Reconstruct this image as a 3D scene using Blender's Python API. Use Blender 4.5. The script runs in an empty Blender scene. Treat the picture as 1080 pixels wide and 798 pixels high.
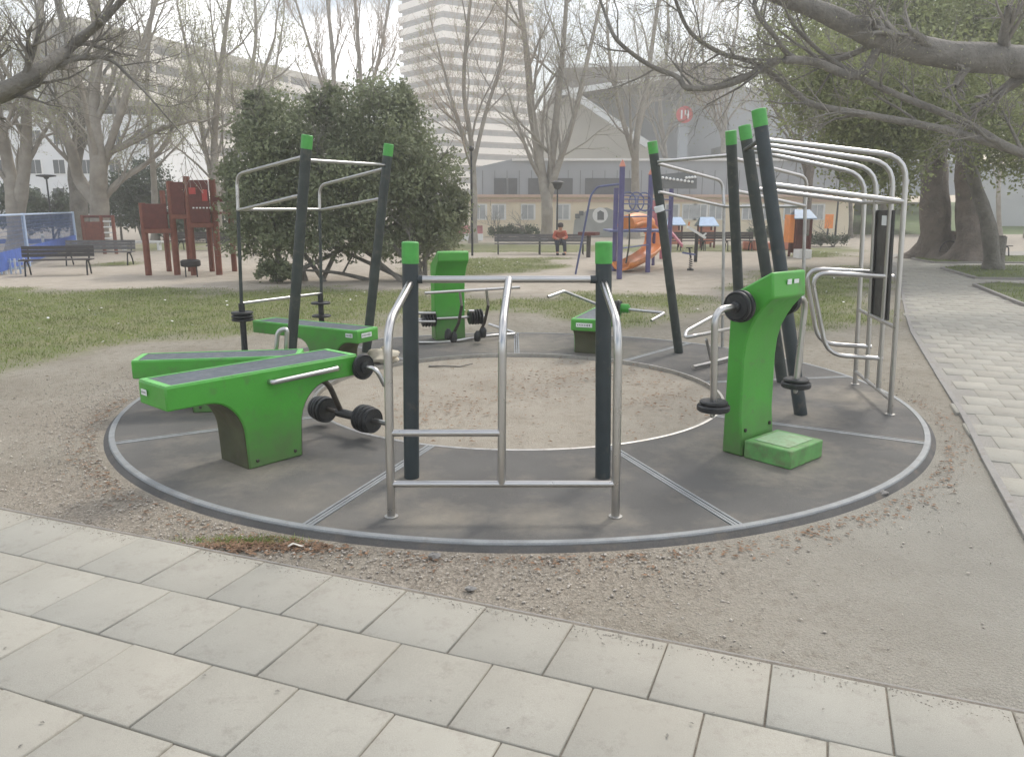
import bpy, math, random
import numpy as np
from mathutils import Vector, Matrix
R = math.radians
sin, cos, PI = math.sin, math.cos, math.pi
sc = bpy.context.scene
COL = sc.collection
rng = random.Random(7)

# ------------------------------------------------------------------ camera model (pixels of the photo -> metres in the park)
F, PIT, H = 822.3, 0.21528, 1.75
CX, CY = 0.060, 7.472          # centre of the round platform
GZ = -0.03                     # the soil lies 3 cm under the platform top
def ray(px, py):
    a = (px-540)/F; b = -(py-399)/F
    return Vector((a, cos(PIT)+b*sin(PIT), -sin(PIT)+b*cos(PIT)))
def G(px, py, z=0.0):
    d = ray(px, py); return Vector((0, 0, H)) + d*((z-H)/d.z)
def P(px, py, Y):
    d = ray(px, py); return Vector((0, 0, H)) + d*(Y/d.y)
def proj_np(x, y, z=0.0):
    z = z-H; zc = y*cos(PIT)-z*sin(PIT)
    zc = np.where(zc < .1, .1, zc)
    return 540+F*x/zc, 399-F*(z*cos(PIT)+y*sin(PIT))/zc
def L(a, r, t, z=0.0):
    """ring coordinates: station angle a (deg), radial r, tangential t"""
    a = R(a); return Vector((CX+r*sin(a)+t*cos(a), CY-r*cos(a)+t*sin(a), z))
def PT(a, t0, px, py):         # point on the station's vertical plane t = t0
    ar = R(a); t = Vector((cos(ar), sin(ar), 0)); d = ray(px, py)
    k = (t0+Vector((CX, CY, 0)).dot(t))/(d.x*t.x+d.y*t.y); return Vector((0, 0, H))+d*k
def PR(a, r0, px, py):         # point on the station's vertical plane r = r0
    ar = R(a); t = Vector((sin(ar), -cos(ar), 0)); d = ray(px, py)
    k = (r0+Vector((CX, CY, 0)).dot(t))/(d.x*t.x+d.y*t.y); return Vector((0, 0, H))+d*k

# ------------------------------------------------------------------ materials
MATS = {}
def mat(name, col, rough=.6, metal=0.0, var=.12, scale=6.0, bump=0.0, bscale=60.0, dirt=0.0, dirtcol=(.16,.12,.08), dscale=5.0,
        trans=0.0, spec=.5, alpha=1.0, emit=None, dirt_low=0.0, fine=0.0, fscale=150.0, coat=0.0):
    m = bpy.data.materials.new(name); m.use_nodes = True
    nt = m.node_tree; n = nt.nodes; l = nt.links
    bs = n['Principled BSDF']
    tc = n.new('ShaderNodeNewGeometry')
    def noise(s, det=5, rgh=.6):
        x = n.new('ShaderNodeTexNoise'); x.inputs['Scale'].default_value = s; x.inputs['Detail'].default_value = det
        x.inputs['Roughness'].default_value = rgh; l.new(tc.outputs['Position'], x.inputs['Vector']); return x
    def ramp(src, a, b):
        x = n.new('ShaderNodeMapRange'); x.inputs[1].default_value = a; x.inputs[2].default_value = b
        l.new(src, x.inputs[0]); return x.outputs[0]
    def mix(f, a, b, mode='MIX'):
        x = n.new('ShaderNodeMix'); x.data_type = 'RGBA'; x.blend_type = mode
        if isinstance(f, float): x.inputs[0].default_value = f
        else: l.new(f, x.inputs[0])
        for i, v in ((6, a), (7, b)):
            if isinstance(v, tuple): x.inputs[i].default_value = (*v[:3], 1)
            else: l.new(v, x.inputs[i])
        return x.outputs[2]
    c = tuple(col)
    n1 = noise(scale)
    lo = tuple(max(0, v*(1-var)) for v in c); hi = tuple(min(1, v*(1+var)) for v in c)
    out = mix(ramp(n1.outputs[0], .3, .7), lo, hi)
    if fine > 0:
        n2 = noise(fscale, 3)
        g = n.new('ShaderNodeMapRange'); g.inputs[1].default_value = .3; g.inputs[2].default_value = .7
        g.inputs[3].default_value = 1-fine; g.inputs[4].default_value = 1+fine
        l.new(n2.outputs[0], g.inputs[0])
        vm = n.new('ShaderNodeVectorMath'); vm.operation = 'SCALE'; l.new(out, vm.inputs[0]); l.new(g.outputs[0], vm.inputs['Scale'])
        out = vm.outputs[0]
    if dirt > 0:
        n3 = noise(dscale, 8, .7)
        f = ramp(n3.outputs[0], .62-.22*dirt, .74)
        if dirt_low > 0:
            sp = n.new('ShaderNodeSeparateXYZ'); l.new(tc.outputs['Position'], sp.inputs[0])
            n4 = noise(9, 6, .7)
            ad = n.new('ShaderNodeMath'); ad.operation = 'MULTIPLY_ADD'; ad.inputs[1].default_value = -.55; ad.inputs[2].default_value = 0
            l.new(n4.outputs[0], ad.inputs[0])
            s2 = n.new('ShaderNodeMath'); s2.operation = 'ADD'; l.new(sp.outputs[2], s2.inputs[0]); l.new(ad.outputs[0], s2.inputs[1])
            h = n.new('ShaderNodeMapRange'); h.inputs[1].default_value = dirt_low-.27; h.inputs[2].default_value = -.27
            l.new(s2.outputs[0], h.inputs[0])
            mx = n.new('ShaderNodeMath'); mx.operation = 'MAXIMUM'; l.new(f, mx.inputs[0]); l.new(h.outputs[0], mx.inputs[1]); f = mx.outputs[0]
        k = n.new('ShaderNodeMath'); k.operation = 'MULTIPLY'; k.inputs[1].default_value = .8; l.new(f, k.inputs[0])
        out = mix(k.outputs[0], out, dirtcol)
    l.new(out, bs.inputs['Base Color'])
    rr = n.new('ShaderNodeMapRange'); rr.inputs[1].default_value = .3; rr.inputs[2].default_value = .7
    va_ = .02 if metal > .8 else .1; rr.inputs[3].default_value = max(.05, rough-va_); rr.inputs[4].default_value = min(1, rough+va_)
    nr = noise(scale*4); l.new(nr.outputs[0], rr.inputs[0]); l.new(rr.outputs[0], bs.inputs['Roughness'])
    bs.inputs['Metallic'].default_value = metal
    bs.inputs['Specular IOR Level'].default_value = spec
    if coat: bs.inputs['Coat Weight'].default_value = coat; bs.inputs['Coat Roughness'].default_value = .2
    if alpha < 1: bs.inputs['Alpha'].default_value = alpha
    if emit: bs.inputs['Emission Color'].default_value = (*emit, 1); bs.inputs['Emission Strength'].default_value = 1
    if bump > 0:
        b = n.new('ShaderNodeBump'); b.inputs['Strength'].default_value = bump; b.inputs['Distance'].default_value = .08 if 'bark' in name else .01
        nb = noise(bscale, 4); l.new(nb.outputs[0], b.inputs['Height']); l.new(b.outputs[0], bs.inputs['Normal'])
    if trans > 0:
        t = n.new('ShaderNodeBsdfTranslucent'); l.new(out, t.inputs['Color'])
        ms = n.new('ShaderNodeMixShader'); ms.inputs[0].default_value = trans
        o = n['Material Output']; l.new(bs.outputs[0], ms.inputs[1]); l.new(t.outputs[0], ms.inputs[2]); l.new(ms.outputs[0], o.inputs['Surface'])
    MATS[name] = m
    return m
M = dict(
 green = mat('green_paint', (.068,.33,.038), .42, var=.12, scale=2, dirt=.3, dirtcol=(.11,.16,.07), dscale=7, fine=.05, dirt_low=.42, bump=.05, bscale=25),
 green_clean = mat('green_paint_clean', (.052,.31,.036), .42, var=.1, scale=3, dirt=.10, dirtcol=(.10,.14,.06), dscale=9, fine=.05, bump=.05, bscale=25),
 green_edge = mat('green_trim_paint', (.17,.52,.14), .5, var=.10, scale=8, dirt=.35, dirtcol=(.12,.2,.08), dscale=14),
 green_step = mat('worn_green_step', (.13,.34,.10), .55, var=.2, scale=9, dirt=.75, dirtcol=(.17,.13,.09), dscale=11, fine=.1),
 cap = mat('green_cap', (.07,.34,.06), .42, var=.12, scale=20, dirt=.1),
 slate = mat('dark_slate_powder_coat', (.030,.041,.045), .42, var=.18, scale=5, dirt=.2, dirtcol=(.09,.08,.065), dscale=9, fine=.1, bump=.06, bscale=120),
 slate_old = mat('weathered_dark_coat', (.036,.045,.040), .55, var=.25, scale=7, dirt=.4, dirtcol=(.11,.10,.075), dscale=12, fine=.12),
 steel = mat('brushed_stainless', (.50,.49,.475), .29, 1.0, var=.05, scale=3),
 steel_dull = mat('dull_steel', (.42,.41,.39), .45, .9, var=.15, scale=9, dirt=.4, dirtcol=(.20,.16,.12), dscale=14),
 iron = mat('black_weight_plate', (.018,.019,.020), .5, var=.3, scale=20, dirt=.3, dirtcol=(.09,.08,.07), dscale=22),
 darksteel = mat('dark_worn_steel', (.07,.06,.05), .5, .5, var=.3, scale=15, dirt=.4),
 pad = mat('grey_bench_pad', (.085,.100,.115), .48, var=.18, scale=5, dirt=.4, dirtcol=(.17,.17,.16), dscale=9, fine=.15, fscale=200),
 underside = mat('shaded_muddy_green', (.075,.080,.040), .65, var=.3, scale=6, dirt=.6, dirtcol=(.085,.065,.045), dscale=7),  # shade and mud both mixed into this brown
 white_paint = mat('white_print', (.72,.74,.72), .5, var=.05),
 ink = mat('dark_ink', (.03,.03,.03), .5, var=.05),
 rubber = mat('rubber_matting', (.112,.107,.098), .85, var=.16, scale=1.8, dirt=.55, dirtcol=(.21,.185,.15), dscale=2.2, fine=.30, fscale=260, bump=.5, bscale=260),
 skirt = mat('rubber_edge', (.075,.072,.068), .85, var=.2, scale=4, dirt=.5, dirtcol=(.16,.13,.10), fine=.2),
 alu = mat('aluminium_strip', (.25,.26,.26), .6, .15, var=.16, scale=7, dirt=.45, dirtcol=(.19,.175,.155), dscale=10, fine=.15),
 slab = None,
 joint = mat('joint_soil', (.17,.15,.12), .95, var=.3, scale=12, fine=.3),
 kerb = mat('kerb_stone', (.27,.255,.235), .85, var=.15, scale=5, dirt=.5, dirtcol=(.16,.13,.10), fine=.15),
 wood = mat('weathered_bench_wood', (.060,.052,.048), .7, var=.25, scale=14, fine=.15),
 greywood = mat('grey_bench_wood', (.13,.125,.12), .75, var=.2, scale=14, fine=.15),
 castiron = mat('cast_iron', (.02,.021,.022), .5, var=.2),
 redwood = mat('red_play_wood', (.115,.030,.022), .7, var=.2, scale=9, dirt=.3, dirtcol=(.12,.06,.04), fine=.1),
 redpost = mat('red_brown_post', (.19,.065,.04), .65, var=.2, scale=9, fine=.1),
 redpaint = mat('bright_red_paint', (.42,.05,.04), .5, var=.1),
 tyre = mat('tyre_rubber', (.03,.026,.026), .8, var=.2),
 blue = mat('blue_board', (.055,.12,.42), .6, var=.2, scale=4),
 lblue = mat('pale_blue_metal', (.42,.52,.68), .5, var=.08),
 net = mat('dark_net', (.09,.13,.24), .8, var=.2),
 white = mat('white_lacquer', (.75,.75,.72), .5, var=.05),
 purple = mat('purple_blue_post', (.11,.10,.22), .5, var=.15),
 purple2 = mat('blue_play_bars', (.11,.13,.26), .5, var=.15),
 orange = mat('orange_plastic', (.78,.27,.07), .38, var=.12, scale=4),
 salmon = mat('salmon_plastic', (.62,.25,.17), .5, var=.1),
 magenta = mat('faded_magenta', (.42,.12,.16), .5, var=.15),
 cream = mat('cream_render', (.78,.69,.52), .9, var=.06, scale=.8, dirt=.25, dirtcol=(.55,.48,.38), dscale=1.5),
 cream_trim = mat('pink_cornice', (.62,.46,.37), .9, var=.08),
 greyclad = mat('grey_cladding', (.36,.385,.40), .7, var=.07, scale=.6),
 greydark = mat('dark_grey_shutter', (.13,.14,.145), .6, var=.1, scale=2),
 greyroof = mat('brown_grey_roof', (.27,.245,.215), .8, var=.12, scale=.5),
 greyhall = mat('pale_grey_metal', (.40,.41,.41), .75, var=.10, scale=.3),
 beige = mat('beige_gable', (.58,.54,.46), .85, var=.06, scale=.4),
 window = mat('window_glass', (.05,.06,.065), .15, var=.3, scale=.8),
 curtain = mat('pale_window', (.42,.44,.44), .35, var=.2, scale=1.5),
 wframe = mat('white_window_frame', (.78,.78,.75), .5, var=.05),
 whitewall = mat('white_render', (.74,.75,.75), .9, var=.05, scale=.3, dirt=.2, dirtcol=(.6,.6,.58), dscale=.6),
 parapet = mat('white_parapet', (.80,.735,.64), .8, var=.08, scale=.15),
 towerdark = mat('brown_balcony_slab', (.17,.135,.11), .8, var=.15, scale=.2),
 terr_dark = mat('dark_terrace_glazing', (.11,.105,.085), .6, var=.2, scale=.15),  # dark base colour of the terrace and tower bands
 bark = mat('dark_bark', (.20,.185,.16), .9, var=.3, scale=3, dirt=.4, dirtcol=(.14,.12,.095), dscale=4, bump=.8, bscale=14),
 barkp = mat('pale_bark', (.30,.27,.225), .9, var=.22, scale=2.5, dirt=.5, dirtcol=(.25,.22,.18), dscale=3.5, bump=.5, bscale=10),
 barkbig = mat('brown_bark', (.155,.128,.105), .9, var=.3, scale=2.5, dirt=.4, dirtcol=(.20,.17,.14), dscale=3, bump=1.0, bscale=9),
 twig = mat('twigs', (.38,.345,.29), .9, var=.25, scale=.6),
 twig2 = mat('brown_twigs', (.42,.34,.26), .9, var=.25, scale=.6),
 leaf = mat('dark_evergreen_leaf', (.21,.235,.13), .6, var=.45, scale=1.3, trans=.3),
 leaf2 = mat('olive_leaf', (.26,.29,.115), .6, var=.45, scale=1.2, trans=.3),
 leaf3 = mat('shrub_leaf', (.085,.11,.065), .6, var=.4, scale=1.0, trans=.2),
 darktwig = mat('dark_twigs', (.24,.22,.19), .9, var=.25, scale=.8),
 bud = mat('spring_buds', (.36,.37,.20), .7, var=.3, scale=.5, trans=.3),
 grass = mat('grass_blades', (.19,.235,.065), .7, var=.5, scale=1.6, trans=.3),
 dryleaf = mat('dead_leaf', (.24,.145,.085), .8, var=.5, scale=14, trans=.15),
 pebble = mat('pebbles', (.42,.375,.32), .85, var=.45, scale=23),
 paper = mat('crumpled_paper', (.70,.66,.58), .8, var=.1, scale=8),
 cloth = mat('pale_cloth', (.58,.51,.40), .9, var=.15, scale=12),
 skin = mat('skin', (.50,.27,.18), .6, var=.05),
 orangecloth = mat('orange_red_jacket', (.42,.10,.055), .85, var=.15),
 darkcloth = mat('dark_trousers', (.035,.038,.05), .9, var=.15),
 hair = mat('dark_hair', (.03,.02,.015), .8, var=.2),
 signred = mat('sign_red', (.55,.13,.12), .5, var=.1),
 pinkwall = mat('pink_mottled_paint', (.52,.22,.23), .7, var=.45, scale=1.4),
 panelgrey = mat('instruction_panel', (.045,.043,.040), .5, var=.15, scale=5, dirt=.3, dirtcol=(.10,.09,.08)),
 mural = mat('grey_mural_paint', (.36,.37,.35), .9, var=.1, scale=2),
)

# ------------------------------------------------------------------ mesh builder
class MB:
    def __init__(s): s.v = []; s.f = []
    def add(s, vs, fs):
        k = len(s.v); s.v += [tuple(v) for v in vs]; s.f += [tuple(i+k for i in f) for f in fs]; return s
    def obox(s, o, ax, ay, az):
        """box from a corner and three edge vectors"""
        o, ax, ay, az = Vector(o), Vector(ax), Vector(ay), Vector(az)
        if ax.cross(ay).dot(az) < 0: ax, ay = ay, ax
        vs = [o, o+ax, o+ax+ay, o+ay, o+az, o+ax+az, o+ax+ay+az, o+ay+az]
        return s.add(vs, [(3,2,1,0),(4,5,6,7),(0,1,5,4),(1,2,6,5),(2,3,7,6),(3,0,4,7)])
    def box(s, x0, x1, y0, y1, z0, z1): return s.obox((x0,y0,z0),(x1-x0,0,0),(0,y1-y0,0),(0,0,z1-z0))
    def beam(s, a, b, w, h, up=(0,0,1)):
        a, b = Vector(a), Vector(b); d = (b-a); u = d.normalized().cross(Vector(up)).normalized(); n = u.cross(d.normalized())
        return s.obox(a-u*w/2-n*h/2, d, u*w, n*h)
    def prism(s, poly, off):
        off = Vector(off); n = len(poly); poly = [Vector(p) for p in poly]
        vs = poly+[p+off for p in poly]
        fs = [tuple(range(n-1,-1,-1)), tuple(range(n, 2*n))]+[(i,(i+1)%n,n+(i+1)%n,n+i) for i in range(n)]
        nrm = Vector((0,0,0))
        for i in range(n): nrm += (poly[i]-poly[0]).cross(poly[(i+1)%n]-poly[0])
        if nrm.dot(off) < 0: fs = [tuple(reversed(f)) for f in fs]
        return s.add(vs, fs)
    def tube(s, pts, r, n=12, fillet=0.0, caps=True, r1=None, fn=5):
        pts = [Vector(p) for p in pts]
        if fillet > 0 and len(pts) > 2:
            q = [pts[0]]
            for i in range(1, len(pts)-1):
                a, b, c = pts[i-1], pts[i], pts[i+1]
                da, dc = (a-b), (c-b); f = min(fillet, da.length*.49, dc.length*.49)
                p0, p1 = b+da.normalized()*f, b+dc.normalized()*f
                for k in range(fn+1):
                    t = k/fn; q.append(p0*(1-t)**2+b*2*t*(1-t)+p1*t*t)
            q.append(pts[-1]); pts = q
        m = len(pts); vs = []; fs = []
        t = (pts[1]-pts[0]).normalized()
        u = t.cross(Vector((0,0,1))); 
        if u.length < .2: u = t.cross(Vector((1,0,0)))
        u.normalize()
        for i, p in enumerate(pts):
            if i == 0: d = pts[1]-pts[0]
            elif i == m-1: d = pts[-1]-pts[-2]
            else: d = (pts[i+1]-p).normalized()+(p-pts[i-1]).normalized()
            d = d.normalized() if d.length > 1e-6 else t
            u = (u-d*u.dot(d)).normalized(); w = d.cross(u)
            if isinstance(r, (list, tuple)): rr = r[min(i, len(r)-1)]
            else: rr = r if r1 is None else r+(r1-r)*i/(m-1)
            for k in range(n):
                a = 2*PI*k/n; vs.append(p+(u*cos(a)+w*sin(a))*rr)
        for i in range(m-1):
            for k in range(n):
                a, b = i*n+k, i*n+(k+1)%n; fs.append((a, b, b+n, a+n))
        if caps: fs.append(tuple(range(n-1,-1,-1))); fs.append(tuple(range((m-1)*n, m*n)))
        return s.add(vs, fs)
    def lathe(s, o, axis, prof, n=28):
        """prof = [(distance along the axis, radius)]"""
        o = Vector(o); ax = Vector(axis).normalized(); u = ax.cross(Vector((0,0,1)))
        if u.length < .2: u = ax.cross(Vector((1,0,0)))
        u.normalize(); w = ax.cross(u); vs = []; m = len(prof)
        for h, r in prof:
            for k in range(n):
                a = 2*PI*k/n; vs.append(o+ax*h+(u*cos(a)+w*sin(a))*max(r, 1e-4))
        fs = [(i*n+k, i*n+(k+1)%n, (i+1)*n+(k+1)%n, (i+1)*n+k) for i in range(m-1) for k in range(n)]
        fs.append(tuple(range(n-1,-1,-1))); fs.append(tuple(range((m-1)*n, m*n)))
        return s.add(vs, fs)
    def plate(s, o, axis, r, th, n=32):
        return s.lathe(o, axis, [(-th/2, r*.35), (-th/2, r*.82), (-th*.32, r*.86), (-th*.5, r*.93), (-th*.3, r), (th*.3, r), (th*.5, r*.93), (th*.32, r*.86), (th/2, r*.82), (th/2, r*.35)], n)
    def build(s, name, m, parent=None, loc=None, bevel=0.0, angle=38, smooth=True):
        o0 = Vector(loc) if loc is not None else (parent_loc(parent) if parent else Vector((0,0,0)))
        me = bpy.data.meshes.new(name)
        me.from_pydata([tuple(Vector(v)-o0) for v in s.v], [], s.f)
        me.materials.append(M[m] if isinstance(m, str) else m)
        if smooth:
            me.polygons.foreach_set('use_smooth', [True]*len(me.polygons))
            try: me.set_sharp_from_angle(angle=R(angle))
            except Exception: pass
        me.update()
        o = bpy.data.objects.new(name, me); COL.objects.link(o)
        if parent: o.parent = parent; 
        elif loc is not None: o.location = o0
        if bevel > 0:
            b = o.modifiers.new('b', 'BEVEL'); b.width = bevel; b.segments = 2; b.limit_method = 'ANGLE'; b.angle_limit = R(40)
        return o
def parent_loc(p):
    v = Vector((0,0,0))
    while p: v += Vector(p.location); p = p.parent
    return v
def tag(o, label, cat, group=None, kind=None):
    o['label'] = label; o['category'] = cat
    if group: o['group'] = group
    if kind: o['kind'] = kind
    return o
def thing(name, label, cat, loc, group=None):
    o = bpy.data.objects.new(name, None); COL.objects.link(o); o.location = loc; o.empty_display_size = .2
    return tag(o, label, cat, group)
def struct(o): o['kind'] = 'structure'; return o
def npmesh(name, verts, faces, m, parent=None, loc=None, smooth=False):
    """fast path: verts (N,3), faces (M,k) numpy"""
    verts = np.asarray(verts, dtype=np.float32); faces = np.asarray(faces, dtype=np.int32)
    o0 = parent_loc(parent) if parent else (Vector(loc) if loc is not None else Vector((0,0,0)))
    verts = verts-np.array(o0, dtype=np.float32)
    me = bpy.data.meshes.new(name); k = faces.shape[1]
    me.vertices.add(len(verts)); me.vertices.foreach_set('co', verts.ravel())
    me.loops.add(faces.size); me.loops.foreach_set('vertex_index', faces.ravel())
    me.polygons.add(len(faces)); me.polygons.foreach_set('loop_start', np.arange(0, faces.size, k, dtype=np.int32))
    me.polygons.foreach_set('loop_total', np.full(len(faces), k, dtype=np.int32))
    if smooth: me.polygons.foreach_set('use_smooth', np.ones(len(faces), dtype=bool))
    me.materials.append(M[m] if isinstance(m, str) else m); me.update(calc_edges=True); me.validate()
    o = bpy.data.objects.new(name, me); COL.objects.link(o)
    if parent: o.parent = parent
    elif loc is not None: o.location = o0
    return o

# ================================================================== GROUND
def inpoly(px, py, poly):
    c = np.zeros(px.shape, bool); n = len(poly); j = n-1
    for i in range(n):
        xi, yi = poly[i]; xj, yj = poly[j]
        m = ((yi > py) != (yj > py)) & (px < (xj-xi)*(py-yi)/(yj-yi+1e-9)+xi); c ^= m; j = i
    return c
def W(poly): return [tuple(G(x, y, GZ)[:2]) for x, y in poly]
GR = [W(p) for p in (
 [(-260,304),(0,303),(120,304),(250,305),(330,300),(430,306),(520,311),(560,311),(640,308),(700,311),(765,312),(775,326),(720,333),(660,346),(600,339),(520,333),(430,336),(400,345),(250,350),(150,362),(80,378),(40,395),(0,408),(-260,470)],
 [(430,271),(605,272),(590,281),(560,287),(500,291),(430,291)],
 [(440,257),(770,258),(820,261),(820,266),(440,266)],
 [(775,300),(800,285),(905,280),(925,294),(936,318),(925,340),(880,349),(800,345),(770,330)],
 [(830,261),(905,260),(908,271),(830,271)],
 [(96,277),(150,272),(150,277),(100,284)],
 [(135,256),(235,256),(235,263),(135,265)],
)]
ISL = [[(1027,302),(1050,300),(1100,303),(1200,306),(1230,350),(1120,335),(1075,322)],
       [(993,284),(1008,282),(1180,281),(1260,298),(1030,295)],
       [(962,274),(985,271.5),(1200,271),(1220,279),(985,278)]]
ISLW = [W(p) for p in ISL]
PATHW = W([(420,266),(900,266),(945,270),(900,273),(700,270.5),(420,271)])+[]
def vnoise(x, y, s, seed):
    r = np.random.RandomState(seed); g = r.rand(256, 256)
    u, v = x/s, y/s; i, j = np.floor(u).astype(int), np.floor(v).astype(int); fu, fv = u-i, v-j
    fu, fv = fu*fu*(3-2*fu), fv*fv*(3-2*fv)
    a = g[i % 256, j % 256]; b = g[(i+1) % 256, j % 256]; c = g[i % 256, (j+1) % 256]; d = g[(i+1) % 256, (j+1) % 256]
    return (a*(1-fu)+b*fu)*(1-fv)+(c*(1-fu)+d*fu)*fv
def fbm(x, y, s, seed): return .5*vnoise(x, y, s, seed)+.3*vnoise(x, y, s*.5, seed+1)+.2*vnoise(x, y, s*.23, seed+2)
def edgedist_in(x, y, polys):
    """positive inside any polygon: distance to its edges; negative outside"""
    best = np.full(x.shape, -9.0)
    for poly in polys:
        ins = inpoly(x, y, poly); d = np.full(x.shape, 99.0); n = len(poly)
        for i in range(n):
            x0, y0 = poly[i]; x1, y1 = poly[(i+1) % n]; dx, dy = x1-x0, y1-y0
            t = np.clip(((x-x0)*dx+(y-y0)*dy)/(dx*dx+dy*dy+1e-9), 0, 1)
            d = np.minimum(d, np.hypot(x-x0-t*dx, y-y0-t*dy))
        best = np.maximum(best, np.where(ins, d, -d))
    return best
def grass_cover(x, y):
    d = edgedist_in(x, y, GR)
    n = fbm(x, y, 1.6, 3); n2 = fbm(x, y, .5, 13)
    return np.clip((d*.9+(n-.5)*2.6+(n2-.5)*1.0+.25)/1.1, 0, 1)*np.clip(d*2+1.2, 0, 1)
def axis(a, b, fine, lo, hi):
    v = list(np.arange(lo, hi+1e-6, fine)); s = fine
    x = lo
    left = []
    while x > a: s *= 1.35; x -= s; left.append(x)
    s = fine; x = hi; right = []
    while x < b: s *= 1.35; x += s; right.append(x)
    return np.array(left[::-1]+v+right)
xs = axis(-420, 420, .13, -17, 15); ys = axis(-25, 520, .13, .8, 33)
X, Y = np.meshgrid(xs, ys)
gc = grass_cover(X, Y)
Z = GZ+(fbm(X, Y, 1.3, 40)-.5)*.03*(np.abs(X) < 30)+(fbm(X, Y, .35, 50)-.5)*.012
rr_ = np.hypot(X-CX, Y-CY)
flat = np.clip((rr_-3.7)/.5, 0, 1)
Z = np.where(rr_ < 1.9, GZ-.004+(fbm(X, Y, .5, 9)-.5)*.03, GZ-.006+(Z-GZ)*flat)
# keep the soil under the paving
EDGE_N = Vector((-.367, -.930)); 
vv = X*EDGE_N.x+Y*EDGE_N.y+2.95
Z = np.where(vv > -.05, -.06, Z)
nx, ny = len(xs), len(ys)
idx = np.arange(nx*ny).reshape(ny, nx)
fc = np.stack([idx[:-1, :-1], idx[:-1, 1:], idx[1:, 1:], idx[1:, :-1]], -1).reshape(-1, 4)
mg = bpy.data.materials.new('park_soil'); mg.use_nodes = True
nt = mg.node_tree; n = nt.nodes; l = nt.links; bs = n['Principled BSDF']
geo = n.new('ShaderNodeNewGeometry'); at = n.new('ShaderNodeAttribute'); at.attribute_name = 'cover'
def nz(s, d=6, rg=.6):
    x = n.new('ShaderNodeTexNoise'); x.inputs['Scale'].default_value = s; x.inputs['Detail'].default_value = d; x.inputs['Roughness'].default_value = rg
    l.new(geo.outputs['Position'], x.inputs['Vector']); return x.outputs[0]
def mr(src, a, b, c=0, d=1):
    x = n.new('ShaderNodeMapRange'); l.new(src, x.inputs[0])
    for i, v in enumerate((a, b, c, d)): x.inputs[i+1].default_value = v
    return x.outputs[0]
def mx(f, a, b, mode='MIX'):
    x = n.new('ShaderNodeMix'); x.data_type = 'RGBA'; x.blend_type = mode
    if isinstance(f, (int, float)): x.inputs[0].default_value = f
    else: l.new(f, x.inputs[0])
    for i, v in ((6, a), (7, b)):
        if isinstance(v, tuple): x.inputs[i].default_value = (*v, 1)
        else: l.new(v, x.inputs[i])
    return x.outputs[2]
vor = n.new('ShaderNodeTexVoronoi'); vor.inputs['Scale'].default_value = 75; l.new(geo.outputs['Position'], vor.inputs['Vector'])
soil = mx(mr(nz(1.1), .3, .7), (.228,.205,.162), (.315,.288,.236))
soil = mx(mr(nz(14), .52, .75), soil, (.165,.135,.10))
grav = mx(mr(vor.outputs['Color'], .1, .9), (.15,.125,.097), (.37,.325,.265))
sep = n.new('ShaderNodeSeparateColor'); l.new(at.outputs['Color'], sep.inputs[0])
base = mx(sep.outputs[2], soil, grav)
sand = mx(mr(nz(2.5), .3, .7), (.36,.313,.25), (.46,.41,.34))
sand = mx(mr(nz(30), .55, .8), sand, (.24,.19,.15))
base = mx(sep.outputs[1], base, sand)
turf = mx(mr(nz(1.4), .35, .65), (.125,.16,.05), (.185,.19,.08))
turf = mx(mr(nz(22), .5, .7), turf, (.30,.25,.16))
sxy = n.new('ShaderNodeSeparateXYZ'); l.new(geo.outputs['Position'], sxy.inputs[0])
gm = n.new('ShaderNodeMath'); gm.operation = 'MULTIPLY'; l.new(mr(sxy.outputs[0], .6, 2.4), gm.inputs[0]); l.new(mr(sxy.outputs[1], 7.5, 4.5), gm.inputs[1])
base = mx(gm.outputs[0], base, mx(mr(nz(1.8), .3, .7), (.25,.235,.20), (.30,.285,.245)))
base = mx(sep.outputs[0], base, turf)
spk = mx(mr(nz(260, 2), .35, .65), (.78,.78,.78), (1.2,1.2,1.2)); base = mx(1.0, base, spk, 'MULTIPLY')
l.new(base, bs.inputs['Base Color']); bs.inputs['Roughness'].default_value = .95; bs.inputs['Specular IOR Level'].default_value = .2
bp = n.new('ShaderNodeBump'); bp.inputs['Strength'].default_value = .55; bp.inputs['Distance'].default_value = .012
ad = n.new('ShaderNodeMath'); ad.operation = 'ADD'; l.new(nz(60), ad.inputs[0]); l.new(vor.outputs['Distance'], ad.inputs[1]); l.new(ad.outputs[0], bp.inputs['Height']); l.new(bp.outputs[0], bs.inputs['Normal'])
M['soil'] = mg
gr = npmesh('ground', np.stack([X, Y, Z], -1).reshape(-1, 3), fc, 'soil', smooth=True); struct(gr)
px_, py_ = proj_np(X, Y)
sandm = np.zeros_like(X)
for poly in ([(-300,270),(96,284),(150,277),(235,264),(430,262),(430,290),(500,291),(560,287),(605,271),(830,272),(830,290),(765,312),(640,308),(560,311),(430,306),(330,300),(250,305),(0,303),(-300,304)],):
    d = edgedist_in(X, Y, [W(poly)]); sandm = np.maximum(sandm, np.clip((d+(fbm(X, Y, 1.2, 60)-.5)*1.5)/.6+.5, 0, 1))
sandm = np.maximum(sandm, np.clip((Y-24)/3, 0, 1)*.8)
sandm = np.maximum(sandm, np.clip((2.1-rr_)/.2, 0, 1)*.42)
gravm = np.clip((4.9-rr_)/.9, 0, 1)*np.clip((8.0-Y)/1.5, 0, 1)*(.45+1.1*(fbm(X, Y, .9, 80)-.4)); gravm = gravm*(1-.85*np.clip((X-1.0)/1.2, 0, 1))
ca = gr.data.color_attributes.new('cover', 'FLOAT_COLOR', 'POINT')
cc = np.stack([gc*.85, sandm, gravm*(rr_ > 2.5), np.ones_like(X)], -1).astype(np.float32)
ca.data.foreach_set('color', cc.ravel())

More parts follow.
